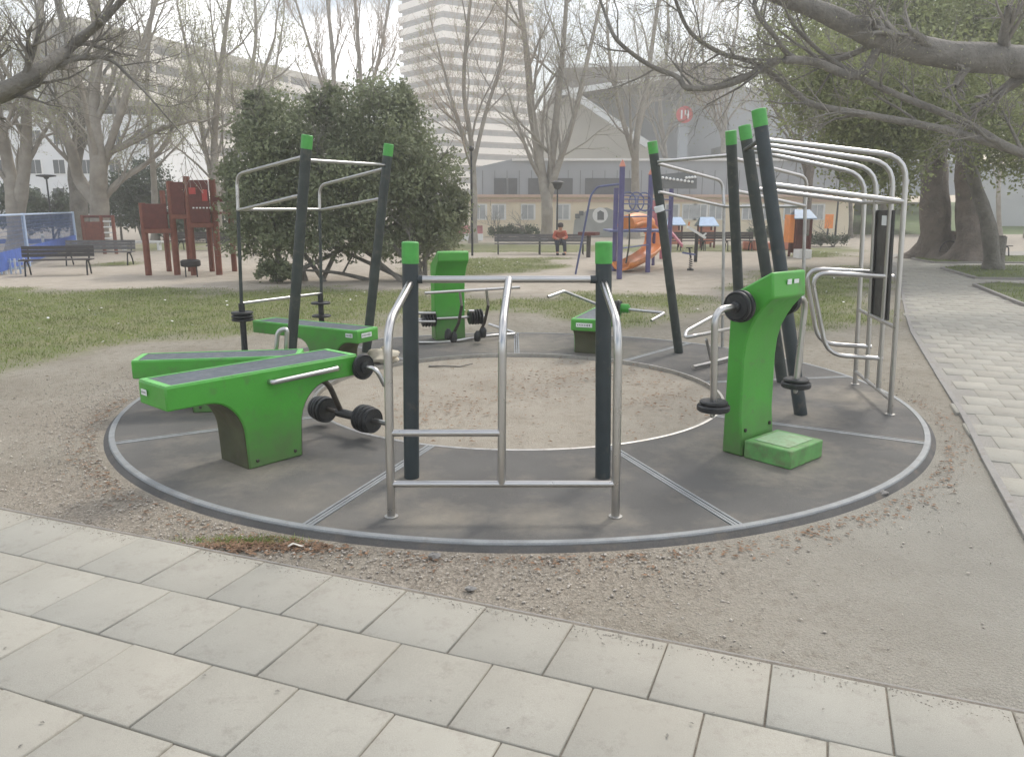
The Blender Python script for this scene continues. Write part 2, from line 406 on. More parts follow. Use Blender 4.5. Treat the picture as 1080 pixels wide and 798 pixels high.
# ---- grass blades, pebbles, dead leaves
def blades(pts, h, w, m, name, label, cat='grass', lean=.5, seed=1, zoff=GZ):
    r = np.random.RandomState(seed); N = len(pts); pts = np.asarray(pts)
    a = r.rand(N)*2*PI; hh = h*(.45+r.rand(N)*.9); ww = w*(.7+.6*r.rand(N)); ln = hh*lean*r.rand(N)*1.6; b = r.rand(N)*2*PI
    p = np.zeros((N, 3)); p[:, :2] = pts[:, :2]; p[:, 2] = zoff if pts.shape[1] == 2 else pts[:, 2]
    u = np.stack([np.cos(a), np.sin(a), 0*a], 1)*ww[:, None]/2; top = p+np.stack([np.cos(b)*ln, np.sin(b)*ln, hh], 1)
    V = np.stack([p-u, p+u, top], 1).reshape(-1, 3); Fc = np.arange(3*N).reshape(N, 3)
    o = npmesh(name, V, Fc, m); tag(o, label, cat, kind='stuff'); return o
r0 = np.random.RandomState(5)
N = 520000
bx = r0.uniform(-17, 13, N); by = r0.uniform(8, 33, N)**1.0
keep = r0.rand(N) < np.clip(grass_cover(bx, by)*1.0-.1, 0, 1)*np.clip(26/(by+6), .3, 1)
bx, by = bx[keep], by[keep]
blades(np.stack([bx, by], 1), .036, .010, 'grass', 'grass', 'short patchy spring grass between the platform and the playground')
# clover and dandelion dots
k = np.where(r0.rand(len(bx)) < .0012)[0]
mb = MB()
for i in k:
    x, y = bx[i], by[i]; s = .022
    mb.lathe((x, y, GZ+.055), (r0.normal()*.3, r0.normal()*.3, 1), [(-.003, s*.5), (0, s), (.004, s*.3)], 6)
tag(mb.build('daisies', 'white'), 'tiny white daisies dotted through the patchy lawn', 'flowers', kind='stuff')
# pebbles near
V = []; Fc = []; r1 = np.random.RandomState(11)
UX0, UY0, VX0, VY0 = .930, -.367, -.367, -.930
oct_v = np.array([(1,0,0),(-1,0,0),(0,1,0),(0,-1,0),(0,0,1),(0,0,-1)], float)
oct_f = np.array([(0,2,4),(2,1,4),(1,3,4),(3,0,4),(2,0,5),(1,2,5),(3,1,5),(0,3,5)])
cnt = 0
while cnt < 6500:
    x, y = r1.uniform(-5, 5), r1.uniform(2.4, 9)
    rad = math.hypot(x-CX, y-CY); v = x*EDGE_N.x+y*EDGE_N.y+2.95
    if rad < 3.68 or rad > 5.2 or v > -.04: continue
    if x > 2.58+.43*(y-3.74)-.1: continue
    if r1.rand() > (math.exp(-(rad-3.68)/.35)+.06)*(1 if x < 1 else .15): continue
    s = .004+.007*r1.rand()**2.5
    A = oct_v*s*np.array([r1.uniform(.7, 1.3), r1.uniform(.7, 1.3), r1.uniform(.4, .8)])*(1+.25*r1.randn(6, 1)); th = r1.rand()*6.28
    A = A@np.array([[cos(th), sin(th), 0], [-sin(th), cos(th), 0], [0, 0, 1]])+np.array([x, y, GZ+s*.2])
    V.append(A); Fc.append(oct_f+6*cnt); cnt += 1
tag(npmesh('gravel', np.concatenate(V), np.concatenate(Fc), 'pebble'), 'loose gravel scattered round the platform edge', 'gravel', kind='stuff')
def leaves_litter(name, pts, size, m, label, seed=3):
    r = np.random.RandomState(seed); V = []; Fc = []
    for i, (x, y, z) in enumerate(pts):
        s = size*r.uniform(.5, 1.3); a = r.rand()*6.28; c, d = cos(a), sin(a); h = r.uniform(.1, .5)*s
        q = np.array([(-s, 0, 0), (0, -s*.45, h), (s, 0, h*.3), (0, s*.45, h*.6)])
        q = q@np.array([[c, d, 0], [-d, c, 0], [0, 0, 1]])+np.array([x, y, z+.004]); V.append(q)
        Fc += [(4*i, 4*i+1, 4*i+2), (4*i, 4*i+2, 4*i+3)]
    return tag(npmesh(name, np.concatenate(V), np.array(Fc), m), label, 'leaves', kind='stuff')
pts = []
for _ in range(700):
    c = G(272, 574, GZ); pts.append((c.x+r1.normal()*.22+.02, c.y-.02+r1.normal()*.045-(0), GZ))
pts = [p for p in pts if math.hypot(p[0]-CX, p[1]-CY) > 3.68 and p[0]*EDGE_N.x+p[1]*EDGE_N.y+2.95 < -.03]
for _ in range(900):
    a = r1.uniform(-1.5, 1.5); rr = 3.70+abs(r1.normal())*.10; p = (CX+rr*sin(a), CY-rr*cos(a), GZ)
    if p[0]*EDGE_N.x+p[1]*EDGE_N.y+2.95 < -.03: pts.append(p)
for _ in range(260):
    x_, y_ = r1.uniform(-9, 6), r1.uniform(3, 14)
    if not (x_ > 1 and y_ < 5.5): pts.append((x_, y_, GZ+.002))
for _ in range(420):
    a = r1.uniform(0, 6.28); rr = 1.85*r1.rand()**.5; pts.append((CX+rr*sin(a)*.9+.2, CY-rr*cos(a), GZ+.012))
pts = [p for p in pts if not (1.9 < math.hypot(p[0]-CX, p[1]-CY) < 3.66)]
leaves_litter('dead_leaves', pts, .017, 'dryleaf', 'brown dead leaf litter along the platform edge')
r4 = np.random.RandomState(77); lp = []
for _ in range(150):
    x, y = r4.uniform(-4, 4), r4.uniform(1.2, 5)
    if x*EDGE_N.x+y*EDGE_N.y+2.95 > .02: lp.append((x, y, .004))
leaves_litter('leaf_litter', lp, .009, 'bark', 'tiny dark crumbs of leaf and bark strewn over the front paving', 8)
vs_ = []
for _ in range(1500):
    u, v = r4.uniform(-5, 4), -2.93+abs(r4.normal())*.035; vs_.append((u*UX0+v*VX0, u*UY0+v*VY0))
A_ = []; F_ = []
for i, (x, y) in enumerate(vs_):
    s_ = r4.uniform(.0015, .005); A_.append(oct_v*s_*np.array([1, 1, .6])+np.array([x, y, .003])); F_.append(oct_f+6*i)
tag(npmesh('loose_grit', np.concatenate(A_), np.concatenate(F_), 'pebble'), 'fine grit spilling over the edge of the paving', 'grit', kind='stuff')
ip = []
for _ in range(900):
    c_ = (G(640,392), G(560,402), G(470,430), G(700,420))[r4.randint(4)]; x, y = c_.x+r4.normal()*.35, c_.y+r4.normal()*.4
    if math.hypot(x-CX, y-CY) < 1.9: ip.append((x, y, GZ+.012))
leaves_litter('dry_litter', ip, .020, 'dryleaf', 'reddish-brown leaf crumbs drifted over the sand circle', 18)
tp = []
for _ in range(800):
    c = G(262, 570, GZ); x, y = c.x+r1.normal()*.20, c.y+r1.normal()*.03
    if math.hypot(x-CX, y-CY) > 3.67 and x*EDGE_N.x+y*EDGE_N.y+2.95 < -.03: tp.append((x, y))
blades(np.array(tp), .022, .005, 'grass', 'grass', 'small green tuft between the paving and the platform', lean=.8, seed=9)

# ---- paving slabs
ms = bpy.data.materials.new('concrete_slab'); ms.use_nodes = True
nt = ms.node_tree; n = nt.nodes; l = nt.links; bs = n['Principled BSDF']
geo = n.new('ShaderNodeNewGeometry'); at = n.new('ShaderNodeAttribute'); at.attribute_name = 'shade'
c1 = mx(mr(nz(1.6), .3, .7), (.325,.308,.262), (.378,.360,.308))
c1 = mx(mr(nz(9, 8, .75), .54, .74), c1, (.27,.25,.21))
c1 = mx(mr(nz(4.0, 8, .8), .56, .70), c1, (.29,.265,.225))
spk = mx(mr(nz(330, 2), .3, .7), (.86,.86,.86), (1.1,1.1,1.1)); c1 = mx(1.0, c1, spk, 'MULTIPLY')
c1 = mx(1.0, c1, at.outputs['Color'], 'MULTIPLY')
l.new(c1, bs.inputs['Base Color']); bs.inputs['Roughness'].default_value = .85; bs.inputs['Specular IOR Level'].default_value = .3
bp = n.new('ShaderNodeBump'); bp.inputs['Strength'].default_value = .3; bp.inputs['Distance'].default_value = .004
l.new(nz(180, 4), bp.inputs['Height']); l.new(bp.outputs[0], bs.inputs['Normal'])
M['slab'] = ms
UX, UY = .930, -.367; VX, VY = -.367, -.930
def slabs(name, rows, u0, u1, pu, pv, gap, off, v0, test, seed, zj=.0, bev=.004):
    r = np.random.RandomState(seed); V = []; Fc = []; Cs = []
    for j in rows:
        o = off[j % len(off)]; k0 = int((u0-o)/pu)-1; k1 = int((u1-o)/pu)+1
        for k in range(k0, k1):
            ua, ub = o+k*pu+gap/2, o+(k+1)*pu-gap/2; va, vb = v0+j*pv+gap/2, v0+(j+1)*pv-gap/2
            uc, vc = (ua+ub)/2, (va+vb)/2
            if not test(uc*UX+vc*VX, uc*UY+vc*VY, uc, vc): continue
            dz = r.uniform(-.0025, .0015); tx, ty = r.uniform(-.003, .003, 2); b = bev; base = len(V)
            for (u, v, z) in [(ua, va, -.05), (ub, va, -.05), (ub, vb, -.05), (ua, vb, -.05), (ua, va, -b), (ub, va, -b), (ub, vb, -b), (ua, vb, -b), (ua+b, va+b, 0), (ub-b, va+b, 0), (ub-b, vb-b, 0), (ua+b, vb-b, 0)]:
                zz = z+dz+(0 if z < -.04 else tx*(u-uc)/pu+ty*(v-vc)/pv); V.append((u*UX+v*VX, u*UY+v*VY, zz+zj))
            for a in (0, 4):
                for q in range(4): Fc.append((base+a+q, base+a+(q+1) % 4, base+a+4+(q+1) % 4, base+a+4+q))
            Fc.append((base+8, base+9, base+10, base+11))
            s = r.uniform(.925, 1.04); w = r.uniform(-.008, .010); Cs += [(s+w, s, s-w, 1)]*12
    V = np.array(V); Fc = np.array(Fc)
    # orientation: make the tops face up
    a, b, c = V[Fc[8, 0]], V[Fc[8, 1]], V[Fc[8, 2]]
    if np.cross(b-a, c-a)[2] < 0: Fc = Fc[:, ::-1]
    o = npmesh(name, V, Fc, 'slab'); ca = o.data.color_attributes.new('shade', 'FLOAT_COLOR', 'POINT')
    ca.data.foreach_set('color', np.array(Cs, dtype=np.float32).ravel()); return struct(o)
slabs('front_pavement', range(0, 14), -9, 9, .408, .409, .007, [-3.325, -3.325+.204], -2.945, lambda x, y, u, v: True, 1, zj=.002)
def right_test(x, y, u, v):
    if u < 3.72-.0: return False
    if x > 16 or y > 27 or y < 1 or v > -2.95: return False
    q = np.array([x]), np.array([y])
    return float(edgedist_in(q[0], q[1], ISLW)[0]) < -.12
pe = [G(x, y).to_2d() for x, y in [(1080,585),(1030,480),(985,395),(958,348),(948,300)]]
# the edge of the right-hand path runs square to the front one, u roughly constant
def right_u(v): return 0
def rt(x, y, u, v):
    xe = np.interp(y, [1.0,3.66,5.4,6.54,8.19,11.32,13.2,18.3,28], [3.3,2.64,3.37,3.87,4.53,5.81,6.66,9.04,13.5])
    if x < xe+.16 or x > 19 or y > 30 or v > -2.96: return False
    return float(edgedist_in(np.array([x]), np.array([y]), ISLW)[0]) < -.1
slabs('side_path', range(-82, 0), -14, 24, .30, .36, .003, [0, .15], -2.96, rt, 2, zj=-.012)
mb = MB()
mb.prism([(-9*UX-2.97*VX, -9*UY-2.97*VY, -.035), (9*UX-2.97*VX, 9*UY-2.97*VY, -.035), (9*UX+3.2*VX, 9*UY+3.2*VY, -.035), (-9*UX+3.2*VX, -9*UY+3.2*VY, -.035)], (0, 0, .026))
struct(mb.build('pavement_joint_bed', 'joint'))
mb = MB()
ed = [(3.3,1.0),(2.64,3.66),(3.37,5.4),(3.87,6.54),(4.53,8.19),(5.81,11.32),(6.66,13.2),(9.04,18.3),(13.2,28),(15,31),(60,45),(60,2),(12,-1)]
mb.prism([(x+.05, y, -.055) for x, y in ed], (0, 0, .035)); struct(mb.build('side_path_bed', mat('path_bed', (.27,.255,.225), .9, var=.12, scale=1.5, fine=.2, fscale=90)))
# narrow kerbs along both pavings
mb = MB()
for k in range(22):
    a = -9+k*.82; va = -2.985
    mb.obox((a*UX+va*VX, a*UY+va*VY, -.06), (UX*.812, UY*.812, 0), (VX*.035, VY*.035, 0), (0, 0, .05))
struct(mb.build('front_kerb', 'kerb', bevel=.004))
mb = MB()
for (xa, ya), (xb, yb) in zip(ed[1:8], ed[2:9]):
    mb.beam((xa+.06, ya, -.035), (xb+.06, yb, -.035), .05, .05)
struct(mb.build('side_kerb', 'kerb', bevel=.004))
# pale trodden path behind the lawn
# grass islands
r2 = np.random.RandomState(21)
for poly in ISLW:
    mb = MB(); mb.prism([(x, y, -.05) for x, y in poly], (0, 0, .075)); o = struct(mb.build('grass_island', mat('island_turf', (.085,.105,.036), .95, var=.4, scale=3, fine=.3, dirt=.5, dirtcol=(.16,.12,.08), dscale=3)))
    mb = MB(); n_ = len(poly)
    for i in range(n_):
        a, b = poly[i], poly[(i+1) % n_]; mb.beam((a[0], a[1], 0), (b[0], b[1], 0), .07, .08)
    struct(mb.build('island_kerb', 'kerb'))
    xs_ = [p[0] for p in poly]; ys_ = [p[1] for p in poly]
    qx = r2.uniform(min(xs_), max(xs_), 16000); qy = r2.uniform(min(ys_), max(ys_), 16000); d = edgedist_in(qx, qy, [poly]); m_ = (d > .06) & (r2.rand(16000) < .4+.6*fbm(qx, qy, .8, 5))
    blades(np.stack([qx[m_], qy[m_], np.full(m_.sum(), .02)], 1), .055, .011, 'grass', 'grass', 'grass on the kerbed island beside the paved path', seed=4)
# lawn slope far behind on the right
mb = MB()
A_, B_, C_, D_ = G(800,247,GZ), G(1240,247,GZ), P(1240,212,85), P(830,214,85)
mb.prism([A_, B_, C_, D_], (0, 0, -.5)); struct(mb.build('lawn_slope', mat('far_lawn', (.095,.135,.04), .95, var=.25, scale=.6, fine=.2, fscale=12)))

# ================================================================== PLATFORM
def add_dust(m, spots, col, scale=4.0):
    nt = m.node_tree; n = nt.nodes; l = nt.links; bs = n['Principled BSDF']; src = bs.inputs['Base Color'].links[0].from_socket
    geo = n.new('ShaderNodeNewGeometry'); nn = n.new('ShaderNodeTexNoise'); nn.inputs['Scale'].default_value = scale; nn.inputs['Detail'].default_value = 9; nn.inputs['Roughness'].default_value = .75
    l.new(geo.outputs['Position'], nn.inputs['Vector']); acc = None
    for (x, y, r_, k) in spots:
        d = n.new('ShaderNodeVectorMath'); d.operation = 'DISTANCE'; l.new(geo.outputs['Position'], d.inputs[0]); d.inputs[1].default_value = (x, y, 0)
        a = n.new('ShaderNodeMath'); a.operation = 'MULTIPLY_ADD'; l.new(nn.outputs[0], a.inputs[0]); a.inputs[1].default_value = r_*2.2; l.new(d.outputs['Value'], a.inputs[2])
        q = n.new('ShaderNodeMapRange'); l.new(a.outputs[0], q.inputs[0]); q.inputs[1].default_value = r_*2.3; q.inputs[2].default_value = r_*1.0; q.inputs[3].default_value = 0; q.inputs[4].default_value = k
        if acc is None: acc = q.outputs[0]
        else:
            z = n.new('ShaderNodeMath'); z.operation = 'MAXIMUM'; l.new(acc, z.inputs[0]); l.new(q.outputs[0], z.inputs[1]); acc = z.outputs[0]
    mi = n.new('ShaderNodeMix'); mi.data_type = 'RGBA'; l.new(acc, mi.inputs[0]); l.new(src, mi.inputs[6]); mi.inputs[7].default_value = (*col, 1); l.new(mi.outputs[2], bs.inputs['Base Color'])
add_dust(M['rubber'], [(-1.9,5.1,.42,.75),(-.45,4.22,.26,.6),(.15,4.22,.24,.65),(.55,4.25,.2,.5),(1.9,5.35,.5,.65),(3.2,7.2,.5,.8),(-.65,4.9,.2,.45),(.6,4.95,.2,.5),(2.5,6.6,.4,.6),(-2.3,7.0,.6,.6),(0,10.3,.9,.7),(-1.2,4.4,.5,.3),(1.2,9.9,.6,.6),(-2.2,9.2,.6,.7)], (.34,.30,.235))
plat = thing('exercise_platform', 'round dark rubber platform with pale metal rim and nine sectors round a sand circle', 'platform', (CX, CY, 0))
R1, R2 = 3.60, 1.944
for k in range(9):
    a0, a1 = R(k*40-20)+.035/3, R(k*40+20)-.035/3
    mb = MB(); top = []
    for i in range(25):
        a = a0+(a1-a0)*i/24; top.append((CX+(R1-.045)*sin(a), CY-(R1-.045)*cos(a), 0))
    for i in range(25):
        a = a1-(a1-a0)*i/24; top.append((CX+(R2+.02)*sin(a), CY-(R2+.02)*cos(a), 0))
    vs = []; fs = []
    for i in range(25):
        a = a0+(a1-a0)*i/24
        for j in range(9):
            rr = R2+.02+(R1-.045-R2-.02)*j/8; vs.append((CX+rr*sin(a), CY-rr*cos(a), 0))
    for i in range(24):
        for j in range(8): q = i*9+j; fs.append((q, q+1, q+10, q+9))
    fs = [tuple(reversed(f)) for f in fs]
    mb.add(vs, fs)
    e = Vector(vs[9]).cross(Vector(vs[1]))
    o = mb.build('rubber_panel', 'rubber', plat)
    if o.data.polygons[0].normal.z < 0: o.data.flip_normals()
for k in range(9):
    a = k*40+20; mb = MB()
    for t0, w, z in ((-.034, .017, .004), (-.009, .018, .002), (.017, .017, .004)):
        p = L(a, R2+.02, t0, -.01); mb.obox(p, L(a, R1-.045, t0, -.01)-p, L(a, 0, w)-L(a, 0, 0), (0, 0, z+.01))
    mb.build('seam_strip', 'alu', plat)
def ring(name, prof, m):
    mb = MB(); n_ = 180; k_ = len(prof)
    vs = [(CX+r*sin(2*PI*i/n_), CY-r*cos(2*PI*i/n_), z) for i in range(n_) for r, z in prof]
    fs = [(i*k_+j, i*k_+(j+1) % k_, ((i+1) % n_)*k_+(j+1) % k_, ((i+1) % n_)*k_+j) for i in range(n_) for j in range(k_)]
    mb.add(vs, fs); o = mb.build(name, m, plat, angle=30)
    import bmesh
    b = bmesh.new(); b.from_mesh(o.data); bmesh.ops.recalc_face_normals(b, faces=b.faces); b.to_mesh(o.data); b.free()
ring('outer_rim', [(R1-.045, -.01), (R1-.045, .004), (R1-.006, .004), (R1, -.004), (R1, -.01)], 'alu')
ring('rubber_skirt', [(R1-.01, -.006), (R1+.006, -.012), (R1+.055, -.05), (R1-.01, -.05)], 'skirt')
ring('inner_rim', [(R2-.004, -.06), (R2-.004, .006), (R2+.012, .007), (R2+.022, .003), (R2+.022, -.06)], 'steel_dull')

# ================================================================== STATIONS
def cap_and_post(root, base, top, r=.05, capl=.135, old=False, sides=24):
    base, top = Vector(base), Vector(top); d = (top-base).normalized()
    m = 'slate_old' if old else 'slate'
    MB().tube([base, top-d*capl], r, sides).build('post', m, root)
    MB().lathe(top-d*capl, d, [(0, r+.003), (capl-.008, r+.003), (capl-.002, r-.002), (capl, r-.012)], sides).build('post_cap', 'cap', root)
def flange(root, p, r=.045):
    MB().lathe(Vector(p)+Vector((0,0,.001)), (0,0,1), [(0, r), (.005, r), (.006, r*.6)], 20).build('foot_plate', 'steel_dull', root)

# --- station 0: stainless climbing and stretching frame at the front
rt0 = thing('stretching_frame', 'steel tube exercise frame between two short dark posts at the front of the platform', 'exercise frame', (-.03, 4.6, 0))
YP, YF = 4.93, 4.25
cap_and_post(rt0, (-.668, YP, 0), (-.635, YP, 1.545), .051)
cap_and_post(rt0, (.605, YP, 0), (.572, YP, 1.545), .051)
zb = 1.31
MB().tube([(-.60, YP, zb), (.54, YP, zb)], .0225, 14).build('top_bar', 'steel', rt0)
for s in (-1, 1):
    x0 = -.603 if s < 0 else .513
    MB().tube([(x0-.02, YP, zb), (x0+.04, YP, zb)], .026, 14).build('bar_collar', 'slate', rt0)
MB().tube([(-.70, YF, 0), (-.685, YF, 1.12), (-.64, YP-.045, 1.285)], .0245, 14, fillet=.16).build('side_tube', 'steel', rt0)
MB().tube([(.60, YF, 0), (.585, YF, 1.12), (.575, YP-.045, 1.285)], .0245, 14, fillet=.16).build('side_tube', 'steel', rt0)
MB().tube([(-.06, YF, .2), (-.052, YF, 1.12), (-.02, YP, 1.31)], .0235, 14, fillet=.16).build('middle_tube', 'steel', rt0)
MB().tube([(-.695, YF, .2), (.597, YF, .2)], .0205, 14).build('lower_bar', 'steel', rt0)
MB().tube([(-.69, YF, .505), (-.06, YF, .505)], .0205, 14).build('middle_bar', 'steel', rt0)
for x in (-.70, .60): flange(rt0, (x, YF, 0), .04)

# --- a green bench (generic, ring coordinates)
def profile_bench(r0, r1, zt, th, la, lb, rad):
    zb = zt-th; pts = [(r1, zt), (r1, zb)]
    def arc(x0, z0, x1, z1, n_=8):      # quarter curve: horizontal at (x0,z0) to vertical at (x1,z1)
        return [(x0+(x1-x0)*sin(i/n_*PI/2), z0+(z1-z0)*(1-cos(i/n_*PI/2))) for i in range(n_+1)]
    pts += arc(lb+rad, zb, lb+.01, max(zb-rad*1.1, .12))
    pts += [(lb, 0), (la, 0)]
    pts += arc(la-.0-rad, zb, la-.01, max(zb-rad*1.1, .12))[::-1]
    pts += [(r0, zb), (r0, zt)]
    return pts
def green_bench(a, tc, zt, r0, r1, w, label, la, lb, rad=.24, th=.155, lw=.3, cls='exercise_bench'):
    rt = thing(cls, label, 'exercise bench', L(a, (la+lb)/2, tc, 0), 'green exercise benches on the platform')
    def ext(poly, t0, t1): return [L(a, r, t0, z) for r, z in poly], L(a, 0, t1-t0)-L(a, 0, 0)
    prof = profile_bench(r0, r1, zt, th, la, lb, rad)
    mb = MB(); p, o = ext(prof, tc-w/2, tc+w/2)
    # upper box + narrower leg are one welded shell
    upper = [(r0, zt-.012), (r1, zt-.012), (r1, zt-th), (r0, zt-th)]
    mb.prism(*ext([q for q in prof], tc-w/2, tc+w/2))
    mb.build('body', 'green', rt, bevel=.012, angle=30)
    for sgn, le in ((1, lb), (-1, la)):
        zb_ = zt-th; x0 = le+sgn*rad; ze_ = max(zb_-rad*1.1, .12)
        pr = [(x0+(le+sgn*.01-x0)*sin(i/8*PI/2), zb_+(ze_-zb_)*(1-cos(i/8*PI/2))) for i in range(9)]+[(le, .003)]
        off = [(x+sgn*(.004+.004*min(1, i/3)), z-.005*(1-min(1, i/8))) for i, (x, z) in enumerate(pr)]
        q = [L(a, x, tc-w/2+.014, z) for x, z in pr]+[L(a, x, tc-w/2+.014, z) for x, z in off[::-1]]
        MB().prism(q, L(a, 0, w-.028)-L(a, 0, 0)).build('leg_shade_dirt', 'underside', rt)  # added sheet; its brown paints in shade as well as dirt on the leg
    for rr_b in (la+.06, lb-.06):
        for tt_, sg in ((tc-w/2-.001, -1), (tc+w/2+.001, 1)):
            MB().lathe(L(a, rr_b, tt_, .05), (L(a,0,1)-L(a,0,0))*sg, [(0,.012),(.006,.012),(.010,.007)], 10).build('bolt', 'darksteel', rt)
    # raised trim and pad
    e = .022
    mb = MB()
    for (ra, rb, ta, tb) in ((r0+.006, r1-.006, tc-w/2+.006, tc-w/2+e), (r0+.006, r1-.006, tc+w/2-e, tc+w/2-.006), (r0+.006, r0+.05, tc-w/2+e, tc+w/2-e), (r1-.05, r1-.006, tc-w/2+e, tc+w/2-e)):
        p0 = L(a, ra, ta, zt-.002); mb.obox(p0, L(a, rb, ta, zt-.002)-p0, L(a, ra, tb, zt-.002)-p0, (0, 0, .008))
    mb.build('edge_trim', 'green_edge', rt)
    p0 = L(a, r0+.052, tc-w/2+e+.002, zt-.002); mb = MB()
    mb.obox(p0, L(a, r1-.052, tc-w/2+e+.002, zt-.002)-p0, L(a, r0+.052, tc+w/2-e-.002, zt-.002)-p0, (0, 0, .004)); mb.build('pad', 'pad', rt)
    return rt
def sticker(rt, o, ux, uz, w, h, dots=3, m='white_paint', text=True, name='sticker', t=.002):
    """small printed plate; o = its centre, ux / uz unit vectors along its width and height"""
    ux, uz = Vector(ux).normalized(), Vector(uz).normalized(); nrm = ux.cross(uz)
    b = MB().obox(Vector(o)-ux*w/2-uz*h/2, ux*w, uz*h, nrm*t).build(name, m, rt)
    if text:
        mb = MB(); r = random.Random(4)
        for i in range(dots*2):
            x = -w*.42+w*.84*i/(dots*2); hh = h*r.uniform(.25, .6)
            mb.obox(Vector(o)+ux*x-uz*hh/2+nrm*(t+.0003), ux*w*.05, uz*hh, nrm*.0006)
        mb.build('print', 'ink', rt)
def disc_pack(rt, o, ax, rs, th=.022, gap=.010, name='weight_plate'):
    ax = Vector(ax).normalized(); x = 0
    for r in rs:
        MB().plate(Vector(o)+ax*(x+th/2), ax, r, th).build(name, 'iron', rt); x += th+gap
    return x
# --- station 8, the big bench in front
a = -41
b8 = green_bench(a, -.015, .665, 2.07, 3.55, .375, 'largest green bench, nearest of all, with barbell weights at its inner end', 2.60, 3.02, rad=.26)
MB().tube([L(a,2.83,.155,.585), L(a,2.83,.215,.585), L(a,2.28,.215,.60), L(a,2.28,.155,.60)], .019, 12, fillet=.05).build('side_handle', 'steel', b8)
ux = L(a,0,1)-L(a,0,0)
sticker(b8, L(a,3.562,-.10,.60), ux, (0,0,1), .075, .038)
# leg-curl lever with plates
Tn = ux.normalized(); Rn = (L(a,1,0)-L(a,0,0)).normalized()
MB().tube([L(a,2.03,-.44,.15), L(a,2.03,.46,.17)], .017, 12).build('weight_bar', 'darksteel', b8)
MB().tube([L(a,2.30,-.12,.50), L(a,2.14,-.12,.42), L(a,2.03,-.12,.16)], .022, 12, fillet=.08).build('lever_arm', 'darksteel', b8)
MB().tube([L(a,2.03,-.16,.152), L(a,2.03,.12,.158)], .036, 14).build('foam_roller', 'iron', b8)
disc_pack(b8, L(a,2.03,-.45,.145), Tn, (.095,.102,.108,.105), th=.03)
disc_pack(b8, L(a,2.03,.13,.16), Tn, (.105,.108,.104,.098), th=.03)
MB().tube([L(a,2.03,.26,.162), L(a,2.03,.47,.17)], .02, 12).build('bar_end', 'steel', b8)
MB().plate(L(a,2.05,.21,.575), Tn, .098, .032).build('weight_plate', 'iron', b8)
MB().lathe(L(a,2.05,.18,.575), Tn, [(0,.045),(.07,.045),(.075,.02)], 20).build('hub', 'iron', b8)
MB().tube([L(a,2.05,.22,.575), L(a,2.03,.34,.575), L(a,1.98,.37,.44)], .018, 12, fillet=.08).build('lever_handle', 'steel', b8)
# --- station 7
a = -80
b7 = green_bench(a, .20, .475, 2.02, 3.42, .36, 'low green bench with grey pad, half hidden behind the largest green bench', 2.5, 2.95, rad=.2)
MB().tube([PT(a,-.1,291,374), PT(a,-.1,293,349), PT(a,-.1,303,346), PT(a,-.1,302,368)], .022, 12, fillet=.05).build('hand_loop', 'steel', b7)
# --- station 6: frame + bench
def stand_frame(a, poles, ups, z1, z2, label, cross=True):
    rt = thing('pull_up_frame', label, 'exercise frame', L(a, 3.1, (poles[0][1]+poles[1][1])/2, 0))
    for (r, t, tt, rt_, zt) in poles:
        cap_and_post(rt, L(a, r, t, 0), L(a, rt_, tt, zt), .056, .14, old=True)
    return rt
a = -120
f6 = thing('bench_press_frame', 'tall leaning dark frame with steel handrails in front of the evergreen bush', 'exercise frame', L(a,3.1,-.3,0))
cap_and_post(f6, L(a,2.68,.40,0), L(a,2.3,.33,2.48), .056, .14, old=True)
cap_and_post(f6, L(a,2.66,-.86,0), L(a,2.3,-.99,2.48), .056, .14, old=True)
def arms(root, a, pole_t, pole_r, up_t, up_r, zp1, zu1, zp2, zu2, zfoot, foot_t, r=.019, mlow='slate_old'):
    """bent handrail from a pole over to its upright and a straight second rail below"""
    P0 = L(a, pole_r, pole_t, zp1)
    MB().tube([P0, L(a, up_r, up_t, zu1), L(a, up_r, up_t+(foot_t-up_t)*.2, zu2)], r, 10, fillet=.12).build('upper_rail', 'steel', root)
    MB().tube([L(a, up_r, up_t+(foot_t-up_t)*.2, zu2), L(a, up_r, foot_t, zfoot)], r*1.05, 10).build('upright', mlow, root)
    MB().tube([L(a, pole_r+.04, pole_t, zp2), L(a, up_r, up_t+(foot_t-up_t)*.2, zu2)], r, 10).build('lower_rail', 'steel', root)
arms(f6, a, .36, 2.36, .14, 3.6, 2.26, 2.12, 1.88, 1.72, 0, .24)
arms(f6, a, -.97, 2.36, -1.18, 3.6, 2.20, 2.03, 1.86, 1.72, 0, -1.08)
MB().tube([L(a,2.33,.34,2.23), L(a,2.33,-.97,2.24)], .019, 10).build('top_bar', 'steel', f6)
MB().tube([L(a,3.6,.155,1.73), L(a,3.6,-1.16,1.73)], .019, 10).build('cross_bar', 'steel', f6)
MB().tube([L(a,3.6,.20,.66), L(a,3.6,-1.10,.655)], .018, 10).build('barbell_rod', 'steel', f6)
for t in (.21, -1.09):
    MB().tube([L(a,3.6,t,0), L(a,3.6,t,.66)], .036, 12).build('weight_sleeve', 'iron', f6)
    for z in ((.47,.51,.55) if t > 0 else (.36,.53)):
        MB().plate(L(a,3.6,t,z), (0,0,1), .125, .026).build('weight_plate', 'iron', f6)
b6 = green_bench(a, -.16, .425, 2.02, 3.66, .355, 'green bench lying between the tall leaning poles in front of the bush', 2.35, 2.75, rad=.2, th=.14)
d6 = L(a,0,1)-L(a,0,0)
sticker(b6, L(a,2.008,-.12,.37), -d6, (0,0,1), .17, .05, 4)
sticker(b6, L(a,2.14,.0195,.37), Vector(L(a,-1,0)-L(a,0,0)), (0,0,1), .1, .045, 4)

